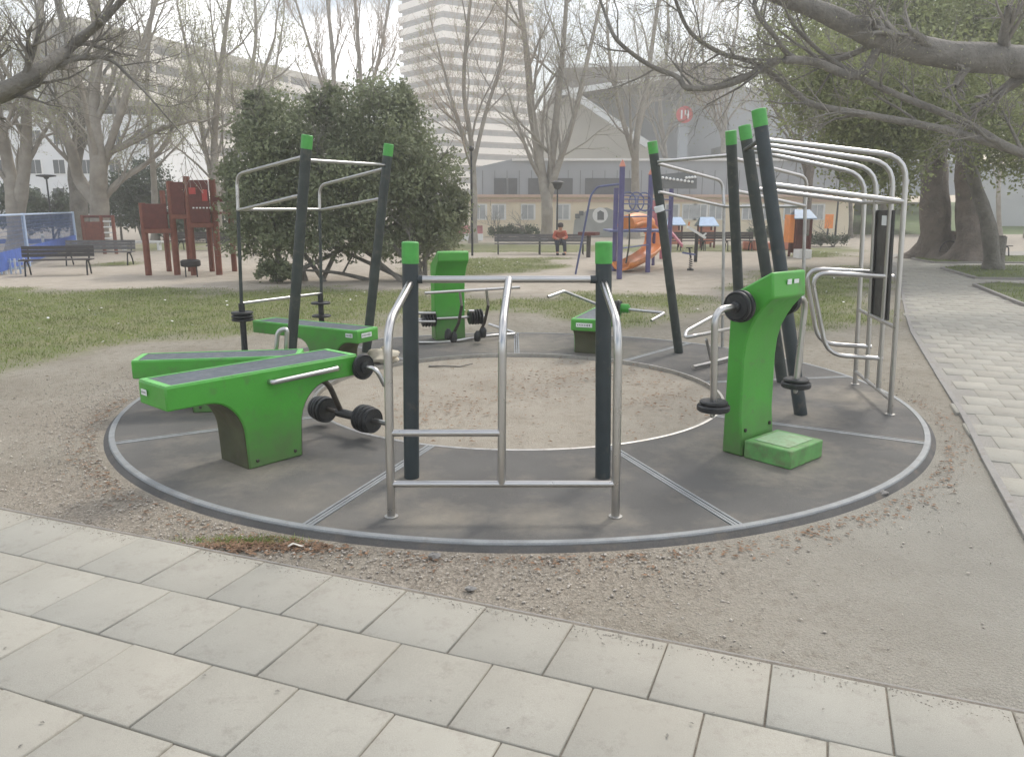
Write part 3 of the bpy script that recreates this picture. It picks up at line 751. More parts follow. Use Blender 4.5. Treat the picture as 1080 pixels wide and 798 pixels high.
# --- station 5: green column with levers at the back
a = -160
def column(a, tc, w, rb, prof, label, hi=True):
    rt = thing('exercise_column', label, 'exercise machine', L(a, rb, tc, 0), 'green columns with weights')
    p = [L(a, r, tc-w/2, z) for r, z in prof]; mb = MB(); mb.prism(p, L(a, 0, w)-L(a, 0, 0)); mb.build('body', 'green', rt, bevel=.014, angle=30); return rt
zt5 = PR(a, 3.1, 487, 262).z
c5 = column(a, -.19, .42, 3.2, [(3.36,0),(3.36,zt5-.22),(2.98,zt5-.02),(2.93,zt5-.04),(2.93,zt5-.15),(3.03,zt5-.24),(3.11,zt5-.38),(3.15,zt5-.6),(3.15,.3),(3.13,0)],
            'green column with plates on both sides, seen between the front posts at the back of the ring')
t5 = (L(a,0,1)-L(a,0,0)).normalized()
rb_ = 2.55
MB().tube([PR(a,rb_,448,309), PR(a,rb_,548,303)], .019, 10).build('handle_bar', 'steel', c5)
for pts_ in ([(485,308),(487,322),(484,340),(478,353)], [(513,306),(515,322),(511,340),(506,351)]):
    q = [PR(a, rb_+.0+.06*i, *p) for i, p in enumerate(pts_)]
    MB().tube(q[:2], .018, 10).build('lever', 'steel', c5); MB().tube(q[1:], .021, 10).build('lever_sleeve', 'darksteel', c5)
for p in ((472,353),(478,356),(503,355),(509,351)):
    q = PR(a,rb_+.15,*p); MB().lathe(q+Vector((0,0,-.06)), (.1,0,1), [(0,.03),(.02,.045),(.1,.045),(.14,.02)], 12).build('foot_roller', 'iron', c5)
disc_pack(c5, L(a,3.1,.03,.30), t5, (.105,.105,.105,.105,.1), th=.018, gap=.022)
disc_pack(c5, L(a,3.1,-.62,.30), t5, (.105,.105,.105,.105,.1), th=.018, gap=.022)
MB().tube([L(a,3.1,.30,.30), L(a,3.1,-.70,.30)], .02, 10).build('axle', 'steel', c5)
MB().tube([PR(a,2.9,441,361), PR(a,2.9,470,361), PR(a,2.9,515,354), PR(a,3.0,546,352), PR(a,3.6,516,342)], .021, 10, fillet=.1).build('base_bar', 'steel', c5)
for yy in (330, 339): MB().tube([PR(a,3.0,441,yy), PR(a,3.0,459,yy)], .02, 10).build('side_handle', 'steel', c5)
MB().tube([PR(a,3.0,494,328), PR(a,3.0,500,328)], .022, 10).build('side_handle', 'steel', c5)
# scratched tag on the sloping top
sl = (L(a,2.98,0,zt5-.02)-L(a,3.36,0,zt5-.22)).normalized()
mb = MB(); r = random.Random(2); q = [L(a, 3.1+.03*sin(i*2.1), -.34+.03*i, zt5-.083+.0-.0*i)+Vector((0,0,.016*-sin(i*2.1))) for i in range(11)]
mb.tube(q, .003, 5); mb.build('scribble', 'underside', c5)

# --- station 4: bench with lever arms at the back
a = 160
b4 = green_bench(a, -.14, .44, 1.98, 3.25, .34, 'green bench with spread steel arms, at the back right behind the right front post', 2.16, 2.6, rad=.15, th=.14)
d4 = L(a,0,1)-L(a,0,0)
sticker(b4, L(a,1.968,-.14,.375), -d4, (0,0,1), .2, .05, 4)
rr4 = 3.1
MB().tube([PR(a,2.2,578,313), PR(a,2.5,595,307), PR(a,rr4,640,325)], .019, 10, fillet=.03).build('lever_arm', 'steel', b4)
MB().tube([PR(a,rr4,650,325), PR(a,3.0,701,330), PR(a,2.7,687,338)], .019, 10, fillet=.03).build('lever_arm', 'steel', b4)
q = PR(a,rr4,655,325); disc_pack(b4, q, d4, (.10,.105,.1), th=.022)
MB().lathe(q-Vector((0,0,.0))+Vector((0,0,0)), -Vector(d4), [(0,.06),(.1,.06),(.12,.03)], 16).build('pivot', 'green_clean', b4)
MB().tube([L(a,3.05,-.1,.1), PR(a,rr4,655,325)], .05, 12).build('pivot_post', 'green', b4)

# --- station 3: tall frame, back right, with a tubular footrest
a = 120
f3 = thing('pull_up_station', 'tall frame of two leaning poles and steel rails behind the steel arch', 'exercise frame', L(a,3.1,.25,0))
cap_and_post(f3, L(a,2.74,.74,0), L(a,2.3,.87,2.5), .054, .14, old=True)
cap_and_post(f3, L(a,2.72,-.32,0), L(a,2.3,-.36,2.52), .054, .14, old=True)
def tube_l(root, name, pts, r=.019, m='steel', fl=.12, n=10): return MB().tube(pts, r, n, fillet=fl).build(name, m, root)
tube_l(f3, 'upper_rail', [L(a,2.34,.80,2.25), L(a,3.5,.93,2.08), L(a,3.5,.88,1.78)])
tube_l(f3, 'lower_rail', [L(a,2.36,.78,1.93), L(a,3.5,.88,1.77)])
tube_l(f3, 'upright', [L(a,3.5,.88,1.78), L(a,3.5,.77,0)], m='steel_dull')
tube_l(f3, 'upper_rail', [L(a,2.34,-.36,2.25), L(a,3.5,-.36,2.08), L(a,3.5,-.36,1.78)])
tube_l(f3, 'lower_rail', [L(a,2.36,-.36,1.93), L(a,3.5,-.36,1.77)])
tube_l(f3, 'upright', [L(a,3.5,-.36,1.78), L(a,3.5,-.48,0)], m='steel_dull')
tube_l(f3, 'top_bar', [L(a,2.33,.78,2.27), L(a,2.33,-.36,2.28)])
tube_l(f3, 'cross_bar', [L(a,3.5,.88,1.765), L(a,3.5,-.37,1.765)])
MB().tube([L(a,2.39,.79,1.71), L(a,2.37,.795,1.77)], .0575, 16).build('sticker_band', 'white_paint', f3)
b3 = thing('tubular_footrest', 'low steel tube footrest standing inside the back right frame', 'exercise footrest', L(a,2.5,.05,0))
tube_l(b3, 'foot_bar', [G(731,387,.04), G(790,372,.04)], .021)
tube_l(b3, 'strut', [G(750,380,.04), P(745,358,8.6)], .017)
tube_l(b3, 'strut', [G(756,379,.04), P(751,356,8.8)], .017)
tube_l(b3, 'seat_loop', [P(772,346,9.1), P(733,354,8.4), P(722,356,8.4), P(724,349,8.5), P(751,334,9.0), P(765,330,9.4)], .021, fl=.05)

# --- station 2: horizontal-ladder arch on the right
a = 80
f2 = thing('pull_up_arch', 'wide steel arch of four bent rails on two leaning dark poles, beside the paved path', 'exercise frame', L(a,3.0,.2,0))
tA, tB = -.49, .80
pa_top = PT(a, tA, 800, 115); pb_top = PT(a, tB, 785, 132)
cap_and_post(f2, L(a,2.57,tA,0), pa_top, .056, .14, old=False)
cap_and_post(f2, L(a,2.62,.82,0), pb_top, .056, .14, old=True)
ts = (-.36, .05, .45, .85)
corner = [(953,172),(941,182),(923,188),(912,192)]
foots = [(938,437),(929,410),(912,392),(903,405)]
starts = [(822,147),(815,151),(815,158),(806,163)]
UPT = []
for i, t in enumerate(ts):
    pc = PT(a, t, *[(957,165),(943,172),(925,178),(913,184)][i])
    ra = (Vector((pc.x-CX, pc.y-CY))).dot(Vector((sin(R(a)), -cos(R(a)))))
    st = (pa_top if t < .1 else pb_top)
    zp = 2.30
    # start on the line between the two poles
    k = (t-tA)/(tB-tA); base_r = (2.57-(2.57-((pa_top.x-CX)*sin(R(a))-(pa_top.y-CY)*cos(R(a))))*zp/pa_top.z)
    fr = 3.33; fz = 0 if i in (0, 3) else .135
    if i in (1, 2): fz = .14
    S = L(a, base_r+.03, max(min(t, tB), tA), zp); Cn = L(a, ra, t, pc.z)
    tube_l(f2, 'arch_tube', [S, Cn, L(a, fr, t, fz)], .0215, fl=.20)
    UPT.append((t, ra, pc.z, fr))
def upt(i, z):
    t, ra, zc, fr = UPT[i]; return L(a, fr+(ra-fr)*z/zc, t, z)
zp = 2.30; base_r = (2.57-(2.57-((pa_top.x-CX)*sin(R(a))-(pa_top.y-CY)*cos(R(a))))*zp/pa_top.z)
tube_l(f2, 'pole_bar', [L(a, base_r, tA, zp), L(a, base_r, tB, zp)], .02, 'slate_old')
for z in (.13, .76, 1.80):
    tube_l(f2, 'cross_bar', [upt(0, z), upt(3, z)], .018)
br2 = base_r+.07
tube_l(f2, 'side_rail', [L(a, br2, tA, 1.94), upt(0, 1.80)], .0205); tube_l(f2, 'side_rail', [L(a, br2, tB, 1.94), upt(3, 1.80)], .0205)
for i in (1, 2):
    tt = ts[i]; u1, u2 = upt(i, 1.10), upt(i, .30)
    p1 = PT(a, tt, *((855,287) if i == 1 else (849,283))); p2 = PT(a, tt, *((872,374) if i == 1 else (863,362)))
    tube_l(f2, 'dip_handle', [L(a, 3.36, tt, p1.z-.03), L(a, (p1.x-CX)*sin(R(a))-(p1.y-CY)*cos(R(a)), tt, p1.z), L(a, (p2.x-CX)*sin(R(a))-(p2.y-CY)*cos(R(a)), tt, p2.z), L(a, 3.34, tt, p2.z-.02)], .0205, fl=.16)
# dark information panel on the middle rails
q0, q1 = upt(1, .77), upt(2, .77); q2 = upt(2, 1.73); dd = (q1-q0); o_ = Vector((sin(R(a)), -cos(R(a)), 0))*.022
MB().obox(q0-dd*.12+o_, dd*1.24, (q2-q1), Vector((sin(R(a)), -cos(R(a)), 0))*.018).build('information_panel', 'panelgrey', f2, bevel=.003)
c_ = q0+(q2-q1)*.86+dd*.42+o_; mb = MB()
mb.obox(c_-dd*.14-Vector((sin(R(a)), -cos(R(a)), 0))*.003, dd*.34, (q2-q1)*.09, Vector((sin(R(a)), -cos(R(a)), 0))*.002); mb.build('white_patch', 'white_paint', f2)
for i in (0, 3): flange(f2, upt(i, 0), .042)

# --- station 1: the big green column on the right
a = 41
zf = [(2.47,0),(2.47,1.155),(2.765,1.325),(2.785,1.325),(2.80,1.15),(2.775,1.135),(2.72,1.07),(2.675,1.00),(2.635,.92),(2.61,.82),(2.60,.70),(2.605,.3),(2.64,0)]
w1 = .425; tc1 = .03
c1 = column(a, tc1, w1, 2.6, zf, 'tall green column with hanging plates and a foot step, front right of the platform')
mb = MB(); p0 = L(a, 2.655, tc1-w1/2-.005, 0)
mb.obox(p0, L(a,.365,0)-L(a,0,0), L(a,0,w1+.01)-L(a,0,0), (0,0,.132)); mb.build('foot_step', 'green_step', c1, bevel=.01)
mb = MB(); p0 = L(a, 2.70, tc1-w1/2+.05, .133); mb.obox(p0, L(a,.27,0)-L(a,0,0), L(a,0,w1-.1)-L(a,0,0), (0,0,.004)); mb.build('tread_plate', mat('scuffed_tread', (.30,.47,.27), .6, var=.2, scale=9, dirt=.8, dirtcol=(.16,.11,.07), dscale=9), c1)
for t in (tc1-.16, tc1+.16): MB().lathe(L(a,2.61,t,.05+.135), (sin(R(a)),-cos(R(a)),0), [(0,.014),(.018,.014),(.022,.008)], 10).build('bolt', 'darksteel', c1)
T1 = (L(a,0,1)-L(a,0,0)).normalized()
for s, t0 in ((-1, tc1-w1/2), (1, tc1+w1/2)):
    ax = T1*s
    MB().lathe(L(a,2.60,t0,1.09), ax, [(0,.05),(.05,.05),(.055,.03)], 20).build('pivot_hub', 'iron', c1)
    for i, rr in enumerate((.112, .105)):
        MB().plate(L(a,2.60,t0+s*(.075+.04*i),1.09), ax, rr, .034).build('weight_plate', 'iron', c1)
    MB().lathe(L(a,2.60,t0+s*.13,1.09), ax, [(0,.04),(.02,.036),(.03,.02)], 18).build('hub_cap', 'iron', c1)
    te = t0+s*.36
    MB().tube([L(a,2.60,t0+s*.13,1.09), L(a,2.60,te+s*.015,1.09), L(a,2.60,te-s*.03,.40)], .024, 14, fillet=.11).build('hanging_arm', 'steel', c1)
    MB().plate(L(a,2.60,te-s*.03,.415), (0,0,1), .112, .042).build('foot_plate', 'iron', c1)
    MB().plate(L(a,2.60,te-s*.03,.452), (0,0,1), .095, .022).build('foot_plate', 'iron', c1)
    MB().tube([L(a,2.60,te-s*.045,.40), L(a,2.60,te-s*.045,.35), L(a,2.60,te-s*.01,.35), L(a,2.60,te-s*.01,.40)], .009, 8, fillet=.02).build('end_hook', 'steel_dull', c1)
# white markings on the sloping top: ring and bars
slv = (L(a,2.765,0,1.325)-L(a,2.47,0,1.155)).normalized(); nn = T1.cross(slv); nn = nn if nn.z > 0 else -nn
def topm(r, t): 
    k = (r-2.47)/(2.765-2.47); return L(a, r, t, 1.155+k*.17)+nn*.0012
mb = MB()
outn = Vector((sin(R(a)), -cos(R(a)), 0)); lipo = L(a, 2.792, 0, 1.0)
for (ta, tb, ra, rb) in ((-.05,-.032,2.66,2.74),(-.032,.0,2.66,2.675),(-.02,-.005,2.69,2.74),(.03,.045,2.67,2.73),(.03,.09,2.66,2.672),(.075,.09,2.67,2.73),(.105,.12,2.68,2.74)):
    p0 = topm(ra, tc1+ta); mb.obox(p0, topm(ra, tc1+tb)-p0, topm(rb, tc1+ta)-p0, nn*.001)
mb.build('white_marking', 'white_paint', c1)
sticker(c1, L(a, 2.798, tc1-.02, 1.255), T1, (0,0,1), .05, .035, 1, text=False, name='white_marking', t=.004)
sticker(c1, L(a, 2.798, tc1+.07, 1.255), T1, (0,0,1), .06, .028, 1, text=False, name='white_marking', t=.004)

# ================================================================== SMALL LITTER
def blob(name, c, r, m, label, cat, sq=(1,1,.6), seed=0, n=14):
    rr = random.Random(seed); vs = []; fs = []
    for i in range(n+1):
        for j in range(n*2):
            th, ph = PI*i/n, PI*j/n
            k = 1+.22*sin(3*ph+seed)*sin(2*th)+.16*sin(5*th+2*ph+seed)+.10*sin(9*ph+4*th)+rr.uniform(-.05, .05)
            vs.append((c[0]+r*sq[0]*k*sin(th)*cos(ph), c[1]+r*sq[1]*k*sin(th)*sin(ph), c[2]+r*sq[2]*k*cos(th)))
    for i in range(n):
        for j in range(n*2):
            q = i*2*n; fs.append((q+j, q+2*n+j, q+2*n+(j+1) % (2*n), q+(j+1) % (2*n)))
    mb = MB(); mb.add(vs, fs); o = mb.build(name, m, loc=c, angle=60); tag(o, label, cat); return o
p = L(-140, 2.05, .22, .07); p = P(404, 372, 8.9)
blob('cloth_bag', (p.x, p.y, .06), .155, 'cloth', 'crumpled cream cloth bag lying by the inner rim of the platform', 'bag', (1.1,.8,.62), 3)
p = G(458, 588, GZ); blob('stone', (p.x, p.y, GZ+.012), .026, 'kerb', 'pale stone lying on the gravel before the front frame', 'stone', (1.2,.8,.6), 1, 8)
p = G(496, 622, GZ); blob('stone', (p.x, p.y, GZ+.008), .02, 'kerb', 'small pale stone on gravel next to the paving edge, nearest the middle slabs', 'stone', (1.4,.8,.5), 2, 8)
p = G(930, 521, GZ); blob('stone', (p.x, p.y, GZ+.01), .03, 'kerb', 'pale stone on the gravel right of the green column step', 'stone', (1.3,.8,.5), 4, 8)
p = G(312, 577.5, GZ); mb = MB()
mb.add([(p.x-.045, p.y+.006, GZ+.012), (p.x-.02, p.y+.02, GZ+.022), (p.x+.045, p.y+.004, GZ+.010), (p.x+.03, p.y-.012, GZ+.014), (p.x-.01, p.y-.006, GZ+.026), (p.x-.04, p.y-.006, GZ+.008)], [(0,5,4,1),(1,4,3,2)])
o = mb.build('paper_scrap', 'paper', loc=(p.x, p.y, GZ)); so = o.modifiers.new('s', 'SOLIDIFY'); so.thickness = .002; tag(o, 'torn scrap of cream paper on the leaf litter left of the front frame', 'paper')
p = L(-150, 1.55, .3, GZ); p = G(478, 387, GZ)
o = MB().tube([p+Vector((-.28,-.0,.01)), p+Vector((-.1,-.04,.02)), p+Vector((.08,-.03,.012)), p+Vector((.22,.05,.03))], .012, 7, r1=.006).build('fallen_stick', 'bark', loc=p); tag(o, 'crooked dark stick lying on the sand circle', 'stick')

# ================================================================== BENCHES
def park_bench(loc, rz, label, wood='wood', length=1.7, first=None, legs=2, hs=.40, hb=.72):
    rt = thing('park_bench', label, 'bench', loc, 'park benches'); rt.rotation_euler = (0,0,rz)
    def bld(mb, name, m): 
        me = mb.build(name, m); me.parent = rt; return me
    for k in range(4):
        bld(MB().box(-length/2, length/2, -.02-.1*k-.085, -.02-.1*k, hs, hs+.03), 'seat_slat', wood)
    for k in range(3):
        z = hs+.08+k*.10; bld(MB().obox((-length/2, .02+k*.018, z), (length,0,0), (0,.016,.088), (0,-.028,.005)), 'back_slat', wood)
    for x in ([-length/2+.14, length/2-.14] if legs == 2 else [-length/2+.14, 0, length/2-.14]):
        mb = MB(); mb.tube([(x,-.44,0),(x,-.40,.2),(x,-.36,hs-.02),(x,.02,hs-.03),(x,.10,hb)], .022, 8, fillet=.07)
        mb.tube([(x,.12,0),(x,.04,.22),(x,-.12,hs-.03)], .022, 8, fillet=.07); bld(mb, 'leg', 'castiron')
    return rt
def gp(px, py): v = G(px, py, GZ); return (v.x, v.y, GZ)
park_bench(gp(64, 289.5), R(18), 'dark slatted bench on the sand in front of the blue court', 'wood', 1.75)
park_bench(gp(108, 279), R(8), 'grey slatted bench just behind the dark one near the blue court', 'greywood', 2.1)
park_bench(gp(212, 264), R(176), 'dark bench seen beneath the red climbing tower', 'wood', 2.2)
park_bench(gp(245, 270), R(20), 'bench whose legs show at the left edge of the evergreen bush', 'wood', 1.8)
park_bench(gp(547, 268), R(2), 'empty dark blue-grey bench left of the seated person', 'greywood', 1.9)
pb = park_bench(gp(592, 268), R(-2), 'bench on which the person in orange sits', 'greywood', 1.95)
park_bench(gp(715, 264), R(2), 'dark bench behind the magenta slide', 'wood', 2.4, legs=3)
park_bench(gp(765, 264), R(-2), 'dark bench between the leaning poles and the playhouse area', 'wood', 2.3, legs=3)
park_bench(gp(1036, 271), R(5), 'bench half hidden behind the big plane trunks', 'wood', 1.7)
o = MB().box(-.9,.9,-.15,.15,.32,.40).box(-.8,-.7,-.12,.12,0,.32).box(.7,.8,-.12,.12,0,.32).build('white_bench', 'white'); o.location = gp(150, 264); tag(o, 'backless white bench on the lawn left of the red climbing tower', 'bench')

# ================================================================== PERSON
def skin_obj(name, verts, edges, radii, m, parent, root=0, sub=2):
    me = bpy.data.meshes.new(name); me.from_pydata(verts, edges, []); me.materials.append(M[m])
    o = bpy.data.objects.new(name, me); COL.objects.link(o); o.parent = parent
    s = o.modifiers.new('skin', 'SKIN'); s.use_smooth_shade = True
    for i, r in enumerate(radii):
        v = me.skin_vertices[0].data[i]; v.radius = (r, r) if not isinstance(r, tuple) else r; v.use_root = (i == root)
    ss = o.modifiers.new('sub', 'SUBSURF'); ss.levels = sub; ss.render_levels = sub
    return o
bl = Vector(gp(592, 268))
pe_ = thing('person', 'person in an orange top and dark trousers sitting on the far bench', 'person', bl+Vector((-.07,-.20,.43)))
# body: pelvis, spine, neck, head, arms, legs (faces -y)
V_ = [(0,.02,.08),(0,.01,.24),(0,-.06,.41),(0,-.13,.50),(0,-.18,.56),(0,-.22,.67),(0,-.22,.74),
      (-.18,-.08,.43),(-.26,-.16,.22),(-.12,-.36,.18),(-.06,-.42,.19),(.18,-.08,.43),(.25,-.15,.22),(.12,-.37,.19),(.06,-.44,.22),
      (-.10,-.04,.06),(-.13,-.40,.08),(-.12,-.42,-.34),(-.12,-.54,-.38),(.10,-.04,.06),(.14,-.38,.09),(.17,-.46,-.34),(.18,-.58,-.38)]
E_ = [(0,1),(1,2),(2,3),(3,4),(4,5),(5,6),(2,7),(7,8),(8,9),(9,10),(2,11),(11,12),(12,13),(13,14),(0,15),(15,16),(16,17),(17,18),(0,19),(19,20),(20,21),(21,22)]
Rr = [(.15,.11),(.15,.11),(.16,.11),.06,.075,.105,.06, .07,.05,.04,.035,.07,.05,.04,.035,.09,.07,.05,.045,.09,.07,.05,.045]
skin_obj('body', V_, E_, Rr, 'skin', pe_)
Vj = [V_[0],V_[1],V_[2],V_[7],V_[8],V_[9],V_[11],V_[12],V_[13]]
skin_obj('jacket', Vj, [(0,1),(1,2),(2,3),(3,4),(4,5),(2,6),(6,7),(7,8)], [(.17,.13),(.18,.135),(.18,.13),.085,.065,.05,.085,.065,.05], 'orangecloth', pe_)
Vt = [V_[0],V_[15],V_[16],V_[17],V_[19],V_[20],V_[21]]
skin_obj('trousers', Vt, [(0,1),(1,2),(2,3),(0,4),(4,5),(5,6)], [(.165,.13),.105,.085,.07,.105,.085,.07], 'darkcloth', pe_)
mb = MB(); mb.lathe((0,-.205,.625), (0,-.1,1), [(0,.10),(.06,.115),(.12,.105),(.165,.06),(.175,.01)], 16); o = mb.build('hair', 'hair'); o.parent = pe_
for s in (-1, 1):
    mb = MB(); mb.obox((s*.12-.05,-.62,-.43), (.10,0,0), (0,.24,0), (0,0,.08)); o = mb.build('shoe', 'darkcloth', bevel=.02); o.parent = pe_
mb = MB()
for x in (-.03,.03): mb.lathe((x,-.32,.66), (0,-1,0), [(0,.012),(.006,.008)], 8)
o = mb.build('eyes', 'ink'); o.parent = pe_
v = Vector(gp(574, 267)); o = MB().obox(v+Vector((-.17,-.2,.43)), (.3,0,0), (0,.18,0), (.02,.02,.20)).build('white_bag', 'white', loc=v+Vector((0,0,.43)), bevel=.03); tag(o, 'white bag on the far bench beside the person in orange', 'bag')
v = Vector(gp(604, 267)); 

# ================================================================== PLAYGROUND
# red climbing tower
base = G(192, 290, GZ); Yt = base.y
pt = thing('climbing_tower', 'brown-red wooden climbing tower with stepped boards on the sand', 'play structure', (base.x, Yt, GZ))
def zat(py, Y_): return P(540, py, Y_).z
posts = [(157,290,214,.0),(181.5,291,191,.05),(205,290,186,.0),(230,290,189,.1)]
PX = []
for i, (bx_, by_, ty_, d_) in enumerate(posts):
    q = G(bx_, by_, GZ); PX.append(q.x); q.y = Yt
    MB().tube([(q.x, Yt+d_, GZ), (q.x, Yt+d_, zat(ty_, Yt))], .085, 10).build('post', 'redpost', pt)
def board(x0, x1, y0, y1, m, name, dy=-.06, th=.05):
    """a board between photo rows y0 (upper) and y1 (lower)"""
    return MB().box(x0, x1, Yt+dy-th/2, Yt+dy+th/2, zat(y1, Yt), zat(y0, Yt)).build(name, m, pt, bevel=.01)
board(PX[0]+.02, PX[1]-.09, 215, 241, 'redwood', 'panel'); board(PX[1]+.06, PX[2]-.06, 192, 226, 'redwood', 'panel')
board(PX[2]+.06, PX[3]-.06, 190, 235, 'redwood', 'panel'); board(PX[1]+.02, PX[2]+.02, 226, 231, 'redpost', 'floor_beam', -.02, .1)
board(PX[0], PX[1], 241, 246, 'redpost', 'floor_beam', -.02, .1); board(PX[2], PX[3], 235, 240, 'redpost', 'floor_beam', -.02, .1)
board(PX[3]+.05, PX[3]+.65, 207, 213, 'redwood', 'side_deck', .1, .5)
MB().box(PX[0]-.1, PX[3]+.1, Yt+.1, Yt+1.3, zat(226, Yt), zat(226, Yt)+.06).build('deck', 'redwood', pt)
for bx_ in (157, 181, 205, 230): MB().tube([(G(bx_,290,GZ).x, Yt+1.3, GZ), (G(bx_,290,GZ).x, Yt+1.3, zat(200, Yt))], .08, 8).build('post', 'redpost', pt)
mb = MB()
mb.box(PX[2]+.08, PX[2]+.26, Yt-.10, Yt-.088, zat(205, Yt), zat(198, Yt)); mb.box(PX[2]+.42, PX[2]+.56, Yt-.10, Yt-.088, zat(212, Yt), zat(200, Yt))
mb.build('red_grip', 'redpaint', pt)
mb = MB()
for i in range(6): mb.box(PX[2]+.14+i*.09, PX[2]+.19+i*.09, Yt-.092, Yt-.086, zat(220, Yt), zat(218.5, Yt))
mb.build('dash_marking', 'white_paint', pt)
v = G(207, 291, GZ)
ty = thing('tyre_seat', 'dark tyre seat on two thin springs below the red tower', 'tyre seat', (v.x, v.y-.3, GZ))
zt = zat(277.5, v.y-.3); mb = MB(); mb.lathe((v.x, v.y-.3, zt), (0,0,1), [(-.07,.14),(-.09,.2),(-.06,.25),(.06,.25),(.09,.2),(.07,.14),(-.07,.14)], 24); mb.build('tyre', 'tyre', ty)
for s in (-.15, .15): MB().tube([(v.x+s, v.y-.3, GZ), (v.x+s, v.y-.3, zt)], .016, 6).build('spring', 'castiron', ty)

# blue court fence
A0, A1 = G(31, 281, GZ), G(81, 263, GZ); A0.z = A1.z = GZ; dv = A1-A0
ft = thing('court_fence', 'pale blue metal court fence with net and blue boards on the left', 'fence', A0)
Al = A0-dv*.42
for q in (Al, A0, A1): MB().tube([q, q+Vector((0,0,1.62))], .055, 10).build('post', 'lblue', ft)
MB().tube([Al+Vector((0,0,1.58)), A1+Vector((0,0,1.58))], .03, 8).build('top_rail', 'lblue', ft)
MB().prism([Al+Vector((0,0,.12)), A1+Vector((0,0,.12)), A1+Vector((0,0,.62)), Al+Vector((0,0,.62))], (.03,-.02,0)).build('blue_board', 'blue', ft)
mb = MB(); LL = (A1-Al).length
for i in range(int(LL/.13)):
    q = Al+(A1-Al)*(i*.13/LL); mb.tube([q+Vector((0,0,.6)), q+Vector((0,0,1.56))], .007, 3, caps=False)
for i in range(8): mb.tube([Al+Vector((0,0,.65+i*.12)), A1+Vector((0,0,.65+i*.12))], .007, 3, caps=False)
o = mb.build('net', 'net', ft); o['kind'] = 'stuff'
B0 = G(-60, 291, GZ); B1 = G(27, 288.5, GZ); B0.z = B1.z = GZ
pf = thing('picket_fence', 'low white picket fence with blue slats at the far left', 'fence', B0)
for i in range(18):
    q = B0+(B1-B0)*(i/17); MB().beam(q, q+Vector((0,0,.42)), .045, .025, up=(0,1,0)).build('picket', 'white' if i % 2 else 'lblue', pf)
MB().beam(B0+Vector((0,.03,.15)), B1+Vector((0,.03,.15)), .03, .05).build('rail', 'lblue', pf); MB().beam(B0+Vector((0,.03,.34)), B1+Vector((0,.03,.34)), .03, .05).build('rail', 'lblue', pf)
Y2 = 38
mf = thing('goal_fence', 'blue boards with round-topped white posts behind the court fence', 'fence', (P(40,255,Y2).x, Y2, GZ))
xa, xb = P(-60,255,Y2).x, P(82,255,Y2).x
MB().box(xa, xb, Y2-.03, Y2+.03, GZ+.1, zat(252, Y2)).build('blue_board', 'blue', mf)
for px in (-20, 12, 46, 66):
    x = P(px,250,Y2).x; MB().tube([(x,Y2-.08,GZ),(x,Y2-.08,zat(251,Y2))], .06, 8).build('post', 'white', mf); MB().lathe((x,Y2-.08,zat(251,Y2)), (0,0,1), [(0,.05),(.06,.10),(.13,.08),(.17,.02)], 10).build('knob', 'white', mf)
# dark-red climbing frame behind the court
Y2 = 31.3; x0, x1 = P(89,250,Y2).x, P(121,250,Y2).x
cf = thing('ladder_frame', 'brown-red ladder frame with white rungs before the big many-limbed tree', 'play structure', ((x0+x1)/2, Y2, GZ))
z1 = zat(227, Y2)
for x in (x0, x0+(x1-x0)*.62, x1): MB().tube([(x,Y2,GZ),(x,Y2,z1)], .07, 8).build('post', 'redpost', cf)
for k in range(5): MB().tube([(x0+(x1-x0)*.62,Y2,.35+k*.22),(x1,Y2,.35+k*.22)], .03, 6).build('rung', 'white', cf)
MB().box(x0,x0+(x1-x0)*.6,Y2-.03,Y2+.03,.3,z1-.25).build('board', 'redpost', cf); MB().tube([(x0,Y2,z1-.05),(x1,Y2,z1-.05)], .05, 8).build('top_rail', 'redwood', cf)
# purple and orange structure
q1, q2 = G(653,294,GZ), G(683,287,GZ)
ps = thing('play_climber', 'purple-blue climbing frame with orange post tips and looped bars', 'play structure', (q1.x, q1.y, GZ))
for q, ty_, tc_ in ((q1,176,169),(q2,184.5,177)):
    zt = zat(ty_, q.y); MB().tube([(q.x,q.y,GZ),(q.x,q.y,zt)], .07, 14).build('post', 'purple', ps)
    MB().lathe((q.x,q.y,zt), (0,0,1), [(0,.072),(.02,.08),(.10,.05),(.17,.012)], 14).build('post_tip', 'salmon', ps)
q3, q4 = Vector((q1.x+.2,q1.y+2.6,0)), Vector((q2.x+.9,q2.y+1.6,0))
for q in (q3, q4):
    MB().tube([(q.x,q.y,GZ),(q.x,q.y,2.3)], .07, 10).build('post', 'purple', ps)
for y_ in (206,210,215,222,229,243,262):
    z = zat(y_, q1.y); MB().tube([(q1.x,q1.y,z),(q2.x,q2.y,z)], .020, 6).build('rung', 'purple2', ps)
for y_ in (210,222): MB().tube([(q2.x,q2.y,zat(y_,q2.y)),(q4.x,q4.y,zat(y_,q2.y))], .022, 6).build('rung', 'purple2', ps)
for k in range(3):
    f = .2+.28*k; c = q1.lerp(q2, f); zz = zat(213, c.y)
    pts_ = [(c.x+.20*sin(t_*.6), c.y-.02-.12*abs(sin(t_*.3)), zz+.25*cos(t_*.6)) for t_ in range(12)]; MB().tube(pts_, .018, 6).build('loop_bar', 'purple2', ps)
MB().tube([(q1.x+.15,q1.y-.1,GZ+.4),(q1.x+.22,q1.y-.12,.9),(q1.x+.2,q1.y-.05,1.6)], .022, 6, fillet=.2).build('loop_bar', 'castiron', ps)
MB().tube([(q1.x,q1.y,zat(194,q1.y)), P(630,197,21), P(623,206,21), G(607,289,GZ)], .028, 8, fillet=.3).build('arch_bar', 'purple2', ps)
